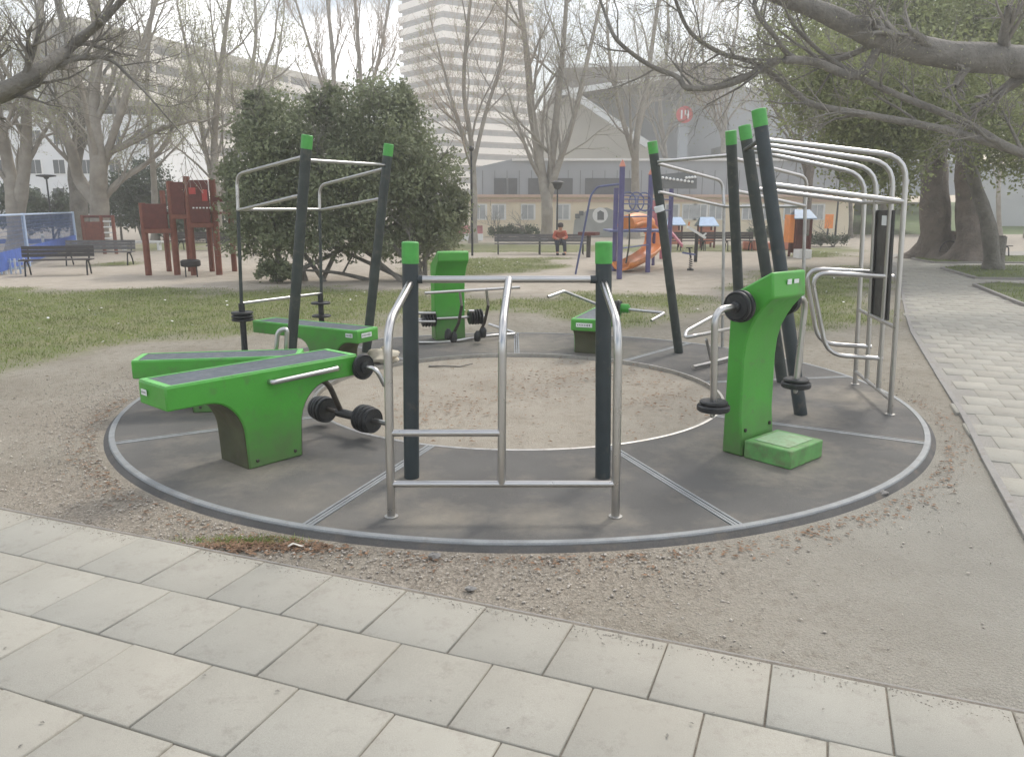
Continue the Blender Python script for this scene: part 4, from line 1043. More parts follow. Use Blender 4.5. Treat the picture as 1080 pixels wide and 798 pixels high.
MB().box(q1.x,q2.x+.6,q2.y+.1,q2.y+1.7,zat(243,q2.y)-.05,zat(243,q2.y)).build('deck', 'purple2', ps)
sl_ = thing('spiral_slide', 'orange spiral slide curling down beside the purple posts', 'slide', (G(672,280,GZ).x, 24, GZ))
path = [P(661,236,23.6),P(671,233,24.2),P(682,236,24.7),P(690,245,24.9),P(690,255,24.6),P(684,263,24.0),P(673,270,23.2),P(662,275,22.6),P(655,276.5,22.3)]
# smooth
sm = []
for i in range(len(path)-1):
    p0, p1, p2, p3 = path[max(i-1,0)], path[i], path[i+1], path[min(i+2,len(path)-1)]
    for k in range(5):
        t = k/5; sm.append(.5*((2*p1)+(-p0+p2)*t+(2*p0-5*p1+4*p2-p3)*t*t+(-p0+3*p1-3*p2+p3)*t**3))
sm.append(path[-1])
mb = MB(); vs = []; fs = []; nn_ = 9
for i, p in enumerate(sm):
    d = (sm[min(i+1,len(sm)-1)]-sm[max(i-1,0)]); d.normalize(); s_ = d.cross(Vector((0,0,1))).normalized(); up = s_.cross(d)
    for k in range(nn_):
        an = PI+PI*k/(nn_-1); vs.append(p+s_*cos(an)*.27+up*sin(an)*.2)
for i in range(len(sm)-1):
    for k in range(nn_-1): q = i*nn_+k; fs.append((q,q+1,q+nn_+1,q+nn_))
mb.add(vs, fs); o = mb.build('trough', 'orange', sl_, angle=60); s2 = o.modifiers.new('s','SOLIDIFY'); s2.thickness = .05
MB().tube([(path[3].x, path[3].y, GZ), (path[3].x, path[3].y, path[3].z)], .05, 8).build('support', 'purple', sl_)
MB().tube(sm[:12], .25, 12).build('tunnel', 'orange', sl_)
# magenta slide behind
v = G(715,272,GZ); ms_ = thing('small_slide', 'faded magenta slide behind the tall leaning pole', 'slide', (v.x, 27.5, GZ))
MB().obox(P(700,238,28), P(719,261,27.3)-P(700,238,28), (.12,.35,0), (.0,0,.10)).build('chute', 'magenta', ms_); MB().tube([(P(699,238,28).x,28.1,GZ),(P(699,238,28).x,28.1,1.9)], .06, 8).build('post', 'magenta', ms_)
MB().box(P(690,238,28).x,P(699,238,28).x,28,28.5,.9,2.0).build('panel', 'magenta', ms_)
# playhouses
def playhouse(px0, px1, yroof, yeave, ybase, Yh, label, wall='redpost', roofm=None, dark=False):
    x0, x1 = P(px0,230,Yh).x, P(px1,230,Yh).x; zr, ze = zat(yroof,Yh), zat(yeave,Yh); w = x1-x0
    rt = thing('playhouse', label, 'playhouse', ((x0+x1)/2, Yh, GZ), 'small playhouses in the playground')
    for x in (x0+.1, x1-.1):
        for y in (Yh, Yh+w*.8): MB().tube([(x,y,GZ),(x,y,ze)], .05, 6).build('post', 'redwood', rt)
    MB().box(x0+.1,x1-.1,Yh+w*.78,Yh+w*.8,.1,ze).build('back_wall', 'redwood' if dark else wall, rt); MB().box(x0+.1,x1-.1,Yh-.02,Yh,.2,.75).build('front_wall', wall, rt)
    MB().prism([(x0-.05,Yh-.15,ze),(x0+w*.12,Yh+w*.4,zr),(x1-w*.12,Yh+w*.4,zr),(x1+.05,Yh-.15,ze)], (0,.03,-.04)).build('roof_panel', roofm, rt)
    MB().prism([(x0-.05,Yh+w*.95,ze),(x0+w*.12,Yh+w*.4+.03,zr),(x1-w*.12,Yh+w*.4+.03,zr),(x1+.05,Yh+w*.95,ze)], (0,.03,-.04)).build('roof_panel', roofm, rt)
    return rt
rb = mat('pale_blue_roof', (.42,.55,.72), .5, var=.1)
playhouse(704,722,229,237,262,36,'little playhouse with pale blue roof beside the magenta slide', 'salmon', rb)
playhouse(738,757,229,238,262,36,'little playhouse with pale blue roof right of the white seesaw', 'salmon', rb)
ph3 = playhouse(838,859,221,230,273,29,'dark red playhouse with pale blue roof and white step near the lawn', 'redwood', rb, True)
MB().box(P(840,265,28.6).x,P(853,265,28.6).x,28.3,28.9,GZ,.28).build('step', 'white', ph3)
MB().box(P(833,240,29).x,P(838,240,29).x,29,29.6,.5,1.5).build('side_panel', 'orange', ph3)
v = G(872,256,GZ); sg = thing('playground_sign', 'orange board on a thin pole in front of the far lawn', 'sign', (v.x, v.y, GZ))
MB().tube([(v.x,v.y,GZ),(v.x,v.y,zat(236,v.y))], .05, 8).build('pole', 'castiron', sg); MB().box(v.x-.22,v.x+.22,v.y-.08,v.y-.05,zat(241,v.y),zat(226,v.y)).build('board', 'orange', sg, bevel=.02)
# sandbox edging blocks
for i in range(6):
    px = 774+i*10.5; v = Vector(gp(px+3, 264-(i % 2)*.5)); o = MB().box(-.17,.17,-.17,.17,0,.34+.05*(i % 3)).build('sandbox_block', 'salmon', bevel=.06); o.location = v
    tag(o, 'salmon block edging the sandbox behind the leaning poles', 'block', 'blocks edging the sandbox')
# seesaw and spring rider, table
v = G(736,262,GZ); sw = thing('seesaw', 'white and dark seesaw tilted in front of the far benches', 'seesaw', (v.x, 26.5, GZ))
MB().beam(P(725,239,26.5), P(744,251,26.5), .12, .08).build('plank', 'white', sw); MB().tube([(P(735,245,26.5).x,26.5,GZ),(P(735,245,26.5).x,26.5,P(735,245,26.5).z)], .06, 8).build('pivot', 'castiron', sw)
MB().tube([P(726,240,26.5), P(727,234,26.5)], .03, 6).build('handle', 'orange', sw); MB().tube([P(741,249,26.5), P(745,246,26.5)], .03, 6).build('handle', 'white', sw)
v = G(728,285,GZ); sr = thing('spring_rider', 'thin dark spring rider standing alone on the sand', 'spring rider', v)
MB().lathe((v.x,v.y,GZ), (0,0,1), [(0,.10),(.04,.10),(.06,.05)], 12).build('base', 'castiron', sr)
mb = MB(); mb.tube([(v.x+.05*sin(i*1.2), v.y+.05*cos(i*1.2), GZ+.04+i*.012) for i in range(26)], .012, 5); mb.build('spring', 'castiron', sr)
MB().tube([(v.x,v.y,.32),(v.x-.06,v.y,.62)], .03, 6).build('stem', 'castiron', sr); MB().beam((v.x-.25,v.y,.48),(v.x+.12,v.y,.42), .12, .05).build('seat', 'purple2', sr); MB().tube([(v.x-.15,v.y,.62),(v.x+.03,v.y,.62)], .016, 6).build('handle', 'castiron', sr)
v = P(621,247,29); tb = thing('play_table', 'brown plank table left of the purple climbing frame', 'table', (v.x, 29, GZ))
MB().prism([(v.x+.40*cos(k*PI/3), 29+.40*sin(k*PI/3), v.z-.04) for k in range(6)], (0,0,.12)).build('top', 'redwood', tb); MB().tube([(v.x,29,GZ),(v.x,29,v.z)], .08, 8).build('leg', 'wood', tb)
# pink low wall behind the bush
v0, v1 = P(458,250,44), P(509,250,44); o = MB().box(v0.x, v1.x, 44, 44.3, .35, zat(238,44)).build('painted_hoarding', 'pinkwall'); pw = o
tag(o, 'low hoarding mottled pink and red behind the evergreen bush', 'hoarding'); q = MB().box(v0.x+.01, v1.x+.01, 43.97, 44.31, GZ, .35).build('plinth', 'white'); q.parent = o
v = P(963,270,29); blob('orange_ball', (v.x, 29, .10), .17, 'salmon', 'orange-pink bundle on the paving by the big trunks', 'bundle', (1.3,.8,.6), 5, 8)
# bicycle beside the big trunk
v = G(1000,273,GZ); bk = thing('bicycle', 'small dark bicycle parked against the big trunk', 'bicycle', (v.x, v.y-.9, GZ))
yb_ = v.y-.9
for dx in (-.5,.5):
    mb = MB(); mb.tube([(v.x+dx+.32*cos(t*PI/10), yb_, .31+.32*sin(t*PI/10)) for t in range(21)], .018, 6); w_ = mb.build('wheel', 'tyre', bk)
    mb = MB()
    for t in range(6): mb.tube([(v.x+dx,yb_,.31),(v.x+dx+.31*cos(t*PI/3),yb_,.31+.31*sin(t*PI/3))], .004, 3)
    mb.build('spokes', 'steel_dull', bk)
mb = MB()
for p_, q_ in (((-.5,.31),(-.1,.33)),((-.1,.33),(-.22,.78)),((-.5,.31),(-.2,.68)),((-.2,.68),(.36,.72)),((-.1,.33),(.38,.6)),((.5,.31),(.34,.9))): mb.tube([(v.x+p_[0],yb_,p_[1]),(v.x+q_[0],yb_,q_[1])], .018, 6)
mb.build('frame', 'castiron', bk); MB().box(v.x-.34,v.x-.1,yb_-.06,yb_+.06,.80,.84).build('saddle', 'castiron', bk); MB().tube([(v.x+.34,yb_-.25,.92),(v.x+.34,yb_+.25,.92)], .014, 6).build('handlebar', 'castiron', bk)
# street lamps
def lamp(px, ybase, ytop, Yl, label, head='flat', r=.05):
    x = P(px, ytop, Yl).x; zt = zat(ytop, Yl); rt = thing('street_lamp', label, 'lamp post', (x, Yl, GZ), 'park lamp posts')
    MB().tube([(x,Yl,GZ),(x,Yl,zt)], r, 10, r1=r*.7).build('pole', 'castiron', rt)
    if head == 'flat': MB().lathe((x,Yl,zt), (0,0,1), [(0,.07),(.08,.12),(.12,.40),(.17,.40),(.20,.2)], 18).build('lamp_head', 'castiron', rt)
    elif head == 'small': MB().lathe((x,Yl,zt), (0,0,1), [(0,.03),(.04,.08),(.14,.10),(.2,.05)], 14).build('lamp_head', 'castiron', rt)
    else: MB().lathe((x,Yl,zt), (0,0,1), [(0,.05),(.05,.14),(.25,.22),(.28,.30),(.36,.10)], 14).build('lamp_head', 'castiron', rt)
    return rt
lamp(49,257,189,36,'lamp post with flat disc head in front of the white block of flats')
lamp(497,262,160,30,'tall thin dark lamp post at the right edge of the evergreen bush', 'small', .045)
lamp(588,262,200,33,'dark lamp post rising behind the seated person', 'ball', .045)
lamp(886,249,190,46,'lamp post on the far lawn seen through the steel arch', 'ball', .06)

# ================================================================== BUILDINGS
def vbox(x0,x1,y0,y1,z0,z1): return MB().box(x0,x1,y0,y1,z0,z1)
YB = 50
# cream single-storey building with shuttered grey storey
xl, xr = P(495,230,YB).x, P(900,230,YB).x; ze = zat(208,YB)
cb = thing('low_building', 'cream single-storey building with grey upper storey behind the playground', 'building', ((xl+xr)/2, YB, GZ))
vbox(xl,xr,YB,YB+10,GZ,ze).build('wall', 'cream', cb)
vbox(xl-.15,xr+.15,YB-.28,YB+10,ze,ze+.16).build('cornice', 'cream_trim', cb); vbox(xl-.05,xr+.05,YB-.10,YB,ze-.28,ze-.14).build('moulding', 'cream_trim', cb)
def win(rt, cx, z0, z1, w, Yw, glass='curtain', frame=True, split=1):
    f = vbox(cx-w/2,cx+w/2,Yw-.06,Yw+.02,z0,z1)
    g = MB().box(cx-w/2+.06,cx+w/2-.06,Yw-.075,Yw-.062,z0+.06,z1-.06) 
    if frame:
        fo = f.build('window', 'wframe', rt); mb = MB()
        for s in range(split+1):
            a_ = cx-w/2+.07+s*(w-.14)/(split+1); b_ = a_+(w-.14)/(split+1)-.05; mb.box(a_,b_,Yw-.075,Yw-.061,z0+.07,z1-.07)
        mb.build('pane', glass, fo)
    else: f.build('window', glass, rt)
z0_, z1_ = zat(232,YB), zat(215,YB)
for cx_ in (506,526,557,594,709,727,739,755,790,812,834,862): win(cb, P(cx_,222,YB).x, z0_, z1_, .92, YB)
# mural on the cream wall
mb = MB(); pts_ = [(604,250),(606,232),(613,226),(620,221),(640,219),(652,224),(668,236),(676,250)]
mb.prism([P(x,y,YB-.004) for x,y in pts_], (0,-.008,0)); mb.build('mural_shape', 'mural', cb)
MB().lathe(P(633,227,YB-.014), (0,-1,0), [(0,.48),(.006,.48)], 28).build('mural_circle', 'wframe', cb)
mb = MB(); mb.prism([P(x,y,YB-.024) for x,y in ((630,232),(630,224),(633,222),(637,224),(637,232))], (0,-.006,0)); mb.build('mural_shape', 'greydark', cb)
for (x_,y_) in ((609,228),(613,225)):
    mb = MB(); p_ = P(x_,y_,YB-.02); mb.box(p_.x-.14,p_.x+.14,YB-.12,YB-.02,p_.z-.14,p_.z+.14); mb.build('meter_box', 'greydark', cb)
# grey set-back storey
YG = 52.5; zg0, zg1 = ze+.17, zat(168,YG); x_a, x_b = P(496,200,YG).x, P(1010,200,YG).x; x_k = P(540,168,YG).x
mb = MB(); mb.prism([(x_a,YG,zg0),(x_b,YG,zg0),(x_b,YG,zg1),(x_k,YG,zg1),(x_a,YG,zat(178,YG))], (0,12,0)); mb.build('upper_storey', 'greyclad', cb)
vbox(x_k,x_b,YG-.12,YG-.002,zg1-.10,zg1+.05).build('roof_edge', 'wframe', cb)
for (pa_,pb_) in ((521,534),(536,545.5),(557,604),(617,666)): vbox(P(pa_,197,YG).x,P(pb_,197,YG).x,YG-.05,YG+.01,zat(205,YG),zat(188,YG)).build('shutter', 'greydark', cb)
mb = MB()
for i in range(40): x = x_a+(x_b-x_a)*i/40; mb.box(x,x+.03,YG-.018,YG-.001,zg0,zg1-.7)
mb.build('panel_joints', 'greydark', cb)
# awning with a string of lamps
mb = MB(); mb.prism([P(697,184,YB-1), P(735,180,YB-1), P(735,199,YB-1), P(700,199,YB-1)], (0,.5,0)); aw = mb.build('awning', 'greydark', cb)
bulb = mat('white_bulb', (.9,.9,.88), .4, var=.02)
for i in range(9):
    p_ = P(699+i*3.9, 186+i*.55, YB-1.12); MB().lathe(p_, (0,0,-1), [(0,.03),(.05,.09),(.12,.09),(.16,.03)], 8).build('bulb', bulb, aw)
for i in range(4):
    p_ = P(724+i*3, 186-i*.2, YB-1.12); MB().lathe(p_, (0,0,-1), [(0,.03),(.05,.09),(.12,.09),(.16,.03)], 8).build('bulb', bulb, aw)
# the hall with roof trusses behind
YH = 75
hl = thing('sports_hall', 'large grey hall with sloping roof and white beams behind the low building', 'building', (P(700,230,YH).x, YH, GZ))
def pol(pts, Y_, dy, name, m, rt): 
    mb = MB(); mb.prism([P(x,y,Y_) for x,y in pts], (0,dy,0)); return mb.build(name, m, rt)
pol([(565,200),(565,120),(604,98),(690,152),(690,200)], YH, 8, 'gable', 'beige', hl)
pol([(604,200),(604,96),(770,90),(1020,120),(1020,200)], YH+4, 14, 'hall_wall', 'greyhall', hl)
pol([(586,100),(590,72),(640,67),(765,66),(775,90),(700,88)], YH-2, 26, 'roof_edge', 'greyroof', hl)
MB().beam(P(598,95,YH-2.3), P(683,153,YH-2.3), .5, .6).build('white_beam', 'wframe', hl)
MB().beam(P(592,98,YH-2.6), P(720,78,YH-2.6), .35, .45).build('white_beam', 'wframe', hl)
MB().beam(P(590,70,YH-2.4), P(700,67,YH-2.4), .25, .3).build('white_beam', 'wframe', hl)
pol([(775,200),(775,150),(1000,135),(1000,200)], YH-6, 8, 'annex', mat('annex_grey', (.32,.33,.33), .8, var=.1, scale=.3), hl)
# red round sign on a pylon
YS = 62; py = thing('pylon_sign', 'round red and white sign on a grey pylon rising behind the low building', 'sign', (P(722,200,YS).x, YS, GZ))
xq = P(722,120,YS).x; vbox(xq-.35,xq+.35,YS,YS+.4,GZ,zat(130,YS)).build('pylon', 'greyhall', py)
MB().lathe((xq,YS-.1,zat(121,YS)), (0,1,0), [(0,.62),(.25,.62)], 24).build('disc', 'signred', py)
mb = MB(); zc_ = zat(121,YS)
mb.box(xq-.30,xq-.18,YS-.12,YS-.10,zc_-.32,zc_+.32); mb.box(xq-.02,xq+.08,YS-.12,YS-.10,zc_-.02,zc_+.32); mb.box(xq-.02,xq+.32,YS-.12,YS-.10,zc_-.08,zc_+.02); mb.box(xq+.20,xq+.30,YS-.121,YS-.101,zc_-.32,zc_+.32)
mb.build('numeral', 'wframe', py)
# tower block
TC, TR, TL = P(470,200,200), P(562,200,213), P(425,200,214)
TC.z = TR.z = TL.z = 0; TB = TR+(TL-TC)
tw = thing('tower_block', 'tall white tower block with dark balcony bands behind the bare trees', 'tower block', TC)
def foot(k, zz): 
    c = (TC+TB)/2; return [Vector((c.x+(q.x-c.x)*k, c.y+(q.y-c.y)*k, zz)) for q in (TC,TR,TB,TL)]
fh = 2.95; nf = 23
MB().prism(foot(.93, 0), (0,0,nf*fh)).build('core', 'terr_dark', tw)
for i in range(nf):
    z = i*fh
    MB().prism(foot(1.0, z+.38), (0,0,1.5)).build('balcony_parapet', 'parapet', tw)
    MB().prism(foot(.985, z+.0), (0,0,.42)).build('floor_slab', 'towerdark', tw)
mb = MB()
for (A_, B_) in ((TC,TR),(TC,TL)):
    for k in range(0, 14 if A_.x+B_.x > -30 else 8):
        n_ = 14 if B_ is TR else 8; q = A_.lerp(B_, (k+.5)/n_); c = (TC+TB)/2; q = c+(q-c)*.97
        mb.box(q.x-.07,q.x+.07,q.y-.2,q.y+.2,0,nf*fh)
mb.build('balcony_divider', 'towerdark', tw)
MB().prism(foot(1.01, nf*fh), (0,0,1.0)).build('roof', 'greyclad', tw)
# terraced block on the left
YN, YFr = 145, 184
n0 = P(231,200,YN); n1 = P(372,200,YFr); dr = (n1-n0); n0 = n0-dr*.62; n0.z = n1.z = 0; top = P(231,44,YN).z; fh = 3.05; nf = int(top/fh); dn = Vector((-dr.y, dr.x, 0)).normalized()*9
tbk = thing('terraced_block', 'long pale block of flats with deep terrace bands behind the left trees', 'building', n0)
MB().prism([n0+dn*.14, n1+dn*.14, n1+dn, n0+dn], (0,0,nf*fh)).build('wall', 'terr_dark', tbk)
for i in range(nf):
    k = Vector((0,0,i*fh+.2)); MB().prism([n0+k, n1+k, n1+k+dn*1.02, n0+k+dn*1.02], (0,0,1.45)).build('terrace_parapet', 'parapet', tbk)
mb = MB()
for i in range(12): q = n0.lerp(n1, (i+.5)/12)+dn*.05; mb.box(q.x-.2,q.x+.2,q.y-.2,q.y+.2,0,nf*fh)
mb.build('terrace_divider', 'parapet', tbk); MB().prism([n0, n1, n1+dn*1.03, n0+dn*1.03], (0,0,.8)).build('base', 'parapet', tbk)
k = Vector((0,0,nf*fh)); MB().prism([n0+k-dn*.02, n1+k-dn*.02, n1+k+dn*1.03, n0+k+dn*1.03], (0,0,1.2)).build('roof', mat('roof_band', (.42,.38,.30), .8, var=.1, scale=.2), tbk)
# white block of flats, left
YW = 80; xw0, xw1 = P(-120,200,YW).x, P(172,200,YW).x; zr0, zr1 = zat(112,YW), zat(122,YW)
wb = thing('apartment_building', 'plain white block of flats with small dark windows on the far left', 'building', ((xw0+xw1)/2, YW, GZ))
mb = MB(); mb.prism([(xw0,YW,GZ),(xw1,YW,GZ),(xw1,YW,zr1),(xw0,YW,zr0)], (0,12,0)); mb.build('wall', 'whitewall', wb)
vbox(xw0-.2,xw1+.2,YW-.3,YW+12,zr0-.02,zr0+.22).build('roof', 'greyroof', wb)
for row_y in (145,176,206,235):
    for cx_ in (-60,-35,3,38,63,92,122,148): win(wb, P(cx_,row_y,YW).x-.0, zat(row_y+8,YW), zat(row_y-8,YW), 1.3, YW, 'window')
# grey wall and banner far right
YR = 60; o = vbox(P(1030,200,YR).x, P(1300,200,YR).x, YR, YR+.4, GZ, zat(176,YR)).build('boundary_wall', 'greyhall'); tag(o, 'tall grey wall closing the park at the far right', 'wall')
vbox(P(1030,200,YR).x-.05, P(1300,200,YR).x, YR-.06, YR+.46, zat(176,YR)+.003, zat(176,YR)+.2).build('coping', 'greydark').parent = o
YR = 74; o = vbox(P(856,214,YR).x, P(880,214,YR).x, YR-.05, YR, zat(219,YR), zat(210,YR)).build('banner', 'pinkwall'); tag(o, 'small red and white banner above the far lawn', 'banner')

# ================================================================== TREES
def npj(v): return np.array(v, float)
class Wood:
    """accumulates many tapered tubes as arrays"""
    def __init__(s): s.V = []; s.F = []; s.n = 0
    def limb(s, pts, rad, sides):
        pts = np.asarray(pts, float); m = len(pts); d = np.gradient(pts, axis=0); d /= (np.linalg.norm(d, axis=1, keepdims=True)+1e-9)
        ref = np.array([0.3, 0.2, 1.0]) if abs(d[0, 2]) < .8 else np.array([1.0, .2, .1])
        u = np.cross(d, ref); u /= np.linalg.norm(u, axis=1, keepdims=True)+1e-9; w = np.cross(d, u)
        a = np.arange(sides)*2*PI/sides
        V = pts[:, None, :]+(u[:, None, :]*np.cos(a)[None, :, None]+w[:, None, :]*np.sin(a)[None, :, None])*np.asarray(rad)[:, None, None]
        s.V.append(V.reshape(-1, 3)); i = np.arange(m-1)[:, None]*sides; k = np.arange(sides)[None, :]; k2 = (k+1) % sides
        f = np.stack([i+k, i+k2, i+k2+sides, i+k+sides], -1).reshape(-1, 4)+s.n; s.F.append(f); s.n += m*sides
    def build(s, name, m, parent): return npmesh(name, np.concatenate(s.V), np.concatenate(s.F), m, parent, smooth=True)
def grow(wd, tw, p, d, length, r, lvl, maxl, rs, up=.25, wig=.35, tips=None, dens=1.0, rmin=.006, droop=0.0):
    n_ = max(3, int(5-lvl*.5)); pts = [p.copy()]; dd = d.copy(); q = p.copy(); step = length/n_
    for i in range(n_):
        dd = dd+rs.randn(3)*wig*.32+np.array([0, 0, up*.22-droop*.2]); dd /= np.linalg.norm(dd); q = q+dd*step; pts.append(q.copy())
    pts = np.array(pts); rad = np.linspace(r, max(r*.35, rmin*.7), n_+1)
    (wd if lvl < 2 else tw).limb(pts, rad, 7 if lvl == 0 else (5 if lvl == 1 else 3))
    if lvl >= maxl:
        if tips is not None: tips.append(pts[-1]); tips.append(pts[-2])
        return
    nc = int(round((4.6-.35*lvl)*dens+rs.rand()))
    for i in range(nc):
        t = .25+.75*(i+rs.rand()*.8)/nc; t = min(t, .99); k = int(t*n_); b = pts[k]+(pts[k+1]-pts[k])*(t*n_-k)
        ax = pts[k+1]-pts[k]; ax /= np.linalg.norm(ax); rv = rs.randn(3); rv -= ax*rv.dot(ax); rv /= np.linalg.norm(rv)+1e-9
        an = rs.uniform(.4, .95); nd = ax*cos(an)+rv*sin(an); nd[2] += up*.35-droop*.3; nd /= np.linalg.norm(nd)
        rr = max(rad[k]*rs.uniform(.45, .65), rmin)
        grow(wd, tw, b, nd, length*rs.uniform(.5, .72), rr, lvl+1, maxl, rs, up, wig, tips, dens, rmin, droop)
def catmull(P_, k=4):
    P_ = np.array(P_, float); out = []
    for i in range(len(P_)-1):
        a, b, c, d = P_[max(i-1, 0)], P_[i], P_[i+1], P_[min(i+2, len(P_)-1)]
        for j in range(k): t = j/k; out.append(.5*((2*b)+(c-a)*t+(2*a-5*b+4*c-d)*t*t+(-a+3*b-3*c+d)*t**3))
    out.append(P_[-1]); return np.array(out)
def leaf_mesh(name, C, size, m, parent, seed, aspect=.5, droop=0.0):
    r = np.random.RandomState(seed); N = len(C); C = np.asarray(C); s = size*(.6+.8*r.rand(N))
    a = r.randn(N, 3); a[:, 2] -= droop; a /= np.linalg.norm(a, axis=1, keepdims=True); b = np.cross(a, r.randn(N, 3)); b /= np.linalg.norm(b, axis=1, keepdims=True)+1e-9
    a *= s[:, None]/2; b *= s[:, None]*aspect/2
    V = np.stack([C-a, C+b, C+a, C-b], 1).reshape(-1, 3); return npmesh(name, V, np.arange(4*N).reshape(N, 4), m, parent)
def bare_tree(label, base, Yt_, limbs, seed, bark='barkp', twigm='twig', maxl=4, dens=1.0, reach=.45, up=.4, buds=0, rmin=None, name='bare_tree', child_len=None, wig=.35, nchild=7, depthvar=.6, group='bare spring trees behind the playground', droop=0.0):
    """limbs: lists of (px, py[, dY]) waypoints with (r0, r1) in metres, placed at depth Yt_"""
    rs = np.random.RandomState(seed); b0 = P(base[0], base[1], Yt_); rt = thing(name, label, 'tree', (b0.x, b0.y, GZ), group)
    wd, tw_, tips = Wood(), Wood(), []; rmin = rmin or Yt_*.00016; dens = dens*.96
    for (way, r0_, r1_) in limbs:
        pts = []; 
        for i, w in enumerate(way):
            dY = w[2] if len(w) > 2 else (0 if i == 0 else rs.uniform(-1, 1)*depthvar)
            v = P(w[0], w[1], Yt_+dY); pts.append((v.x, v.y, v.z))
        if way[0] == base: pts[0] = (b0.x, b0.y, GZ-.1)
        pts = catmull(pts, 5); rad = np.linspace(r0_, r1_, len(pts)); 
        if way[0] == base: rad[0] *= 1.5; rad[1] *= 1.22
        rad = rad*(1+.05*np.sin(np.arange(len(rad))*1.7))
        wd.limb(pts, rad, 12); ln = np.linalg.norm(np.diff(pts, axis=0), axis=1).sum()
        cl = child_len or ln*reach
        for i in range(nchild):
            t = (.38 if way[0] == base else .12)+(.98-(.38 if way[0] == base else .12))*(i+rs.rand())/nchild; k = min(int(t*(len(pts)-1)), len(pts)-2); ax = pts[k+1]-pts[k]; ax /= np.linalg.norm(ax)
            rv = rs.randn(3); rv -= ax*rv.dot(ax); rv /= np.linalg.norm(rv); an = rs.uniform(.45, 1.0); nd = ax*cos(an)+rv*sin(an); nd[2] += up*.4; nd /= np.linalg.norm(nd)
            grow(wd, tw_, pts[k], nd, cl*rs.uniform(.6, 1.1)*(1.1-.5*t), rad[k]*.5, 1, maxl, rs, up, wig, tips, dens, rmin, droop)
        grow(wd, tw_, pts[-1], (pts[-1]-pts[-3])/np.linalg.norm(pts[-1]-pts[-3]), cl*.8, r1_, 1, maxl, rs, up, wig, tips, dens, rmin, droop)
    tr = wd.build('trunk', bark, rt); cr = tw_.build('crown', twigm, rt)
    if buds:
        T = np.array(tips); T = T[rs.rand(len(T)) < buds]; T = np.repeat(T, 3, 0)+rs.randn(len(T)*3, 3)*.10; leaf_mesh('buds', T, Yt_*.0022, 'bud', rt, seed)
    return rt
bare_tree('bare tree with two pale grey trunks at the far left edge', (17,262), 34, [([(17,262),(14,215),(8,170),(-3,120),(-16,50)], .34, .15), ([(17,240),(23,200),(27,160),(29,105),(38,50),(44,-5)], .30, .12)], 1, buds=.9)
bare_tree('big many-limbed bare tree right of the disc-headed lamp', (104,262), 33, [([(104,262),(105,215),(103,170),(98,110),(104,50),(100,-10)], .42, .13), ([(104,215),(84,190),(74,155),(55,125),(30,100)], .30, .10), ([(108,200),(112,165),(135,152),(165,138),(200,128)], .20, .06), ([(108,212),(125,192),(155,172),(176,150),(190,110)], .15, .04), ([(104,190),(130,110),(150,50),(165,0)], .17, .07)], 2, buds=.9, dens=.85)
bare_tree('dark ivy-stained trunk beside the big many-limbed tree', (84,258), 36, [([(84,258),(83,215),(79,175),(84,130),(75,60),(60,0)], .42, .12)], 3, bark='bark', buds=.4, dens=.7)
bare_tree('slender white-barked tree behind the red climbing tower', (164,258), 42, [([(164,258),(163,205),(160,160),(155,90),(160,10)], .20, .07)], 4, reach=.4, buds=.95)
bare_tree('pale sunlit forked tree between the red tower and the bush', (231,262), 38, [([(231,262),(228,205),(226,150),(232,80),(243,-5)], .24, .08), ([(231,225),(238,195),(248,160),(268,105),(290,40)], .15, .05), ([(229,210),(215,150),(205,90),(190,20)], .13, .05)], 5, buds=.8, reach=.4)
bare_tree('thin bare tree whose twigs rise behind the left half of the bush', (345,258), 58, [([(345,258),(348,160),(352,80),(345,0)], .28, .10), ([(350,120),(330,60),(310,-5)], .14, .06)], 6, twigm='twig2', up=.7, reach=.38)
bare_tree('thin bare tree whose fan of twigs rises above the bush middle', (385,258), 56, [([(385,258),(383,160),(380,80),(374,0)], .26, .09), ([(384,120),(400,60),(412,-5)], .15, .06)], 7, twigm='twig2', up=.7, reach=.38)
bare_tree('thin brown tree in front of the tower block, right of the bush', (499,262), 41, [([(499,262),(500,205),(497,150),(489,90),(496,0)], .20, .07), ([(499,175),(512,120),(530,60),(535,0)], .12, .05), ([(497,165),(478,110),(462,50)], .10, .04)], 8, twigm='twig2', buds=.2)
bare_tree('pale plane tree forking into three before the cream building', (576,262), 44, [([(576,262),(577,220),(572,185),(561,120),(556,60),(548,0)], .36, .12), ([(577,215),(580,190),(587,120),(593,60),(598,-5)], .28, .10), ([(578,215),(584,190),(605,125),(618,70),(634,0)], .22, .08)], 9, buds=.25)
bare_tree('bare tree behind the purple climbing frame', (668,262), 47, [([(668,262),(670,200),(671,150),(683,80),(694,5)], .30, .09), ([(670,170),(655,120),(643,60),(640,10)], .16, .06)], 10, buds=.3)
bare_tree('crooked bare tree behind the three leaning poles', (850,258), 44, [([(850,258),(852,205),(858,165),(872,130),(895,90)], .26, .09), ([(853,190),(840,150),(815,110),(800,60)], .16, .06)], 11, bark='barkbig', buds=.4)
bare_tree('small dark bare tree seen inside the steel arch', (897,252), 48, [([(897,252),(897,215),(893,190),(880,165)], .13, .05), ([(897,212),(905,190),(915,170)], .08, .04), ([(897,212),(896,180),(900,155)], .07, .04)], 12, bark='bark', reach=.5)
bare_tree('distant bare tree above the grey hall on the right', (760,255), 60, [([(760,255),(762,170),(766,110),(775,40)], .26, .09), ([(764,150),(745,90),(740,30)], .14, .06)], 13, twigm='twig2', reach=.4)
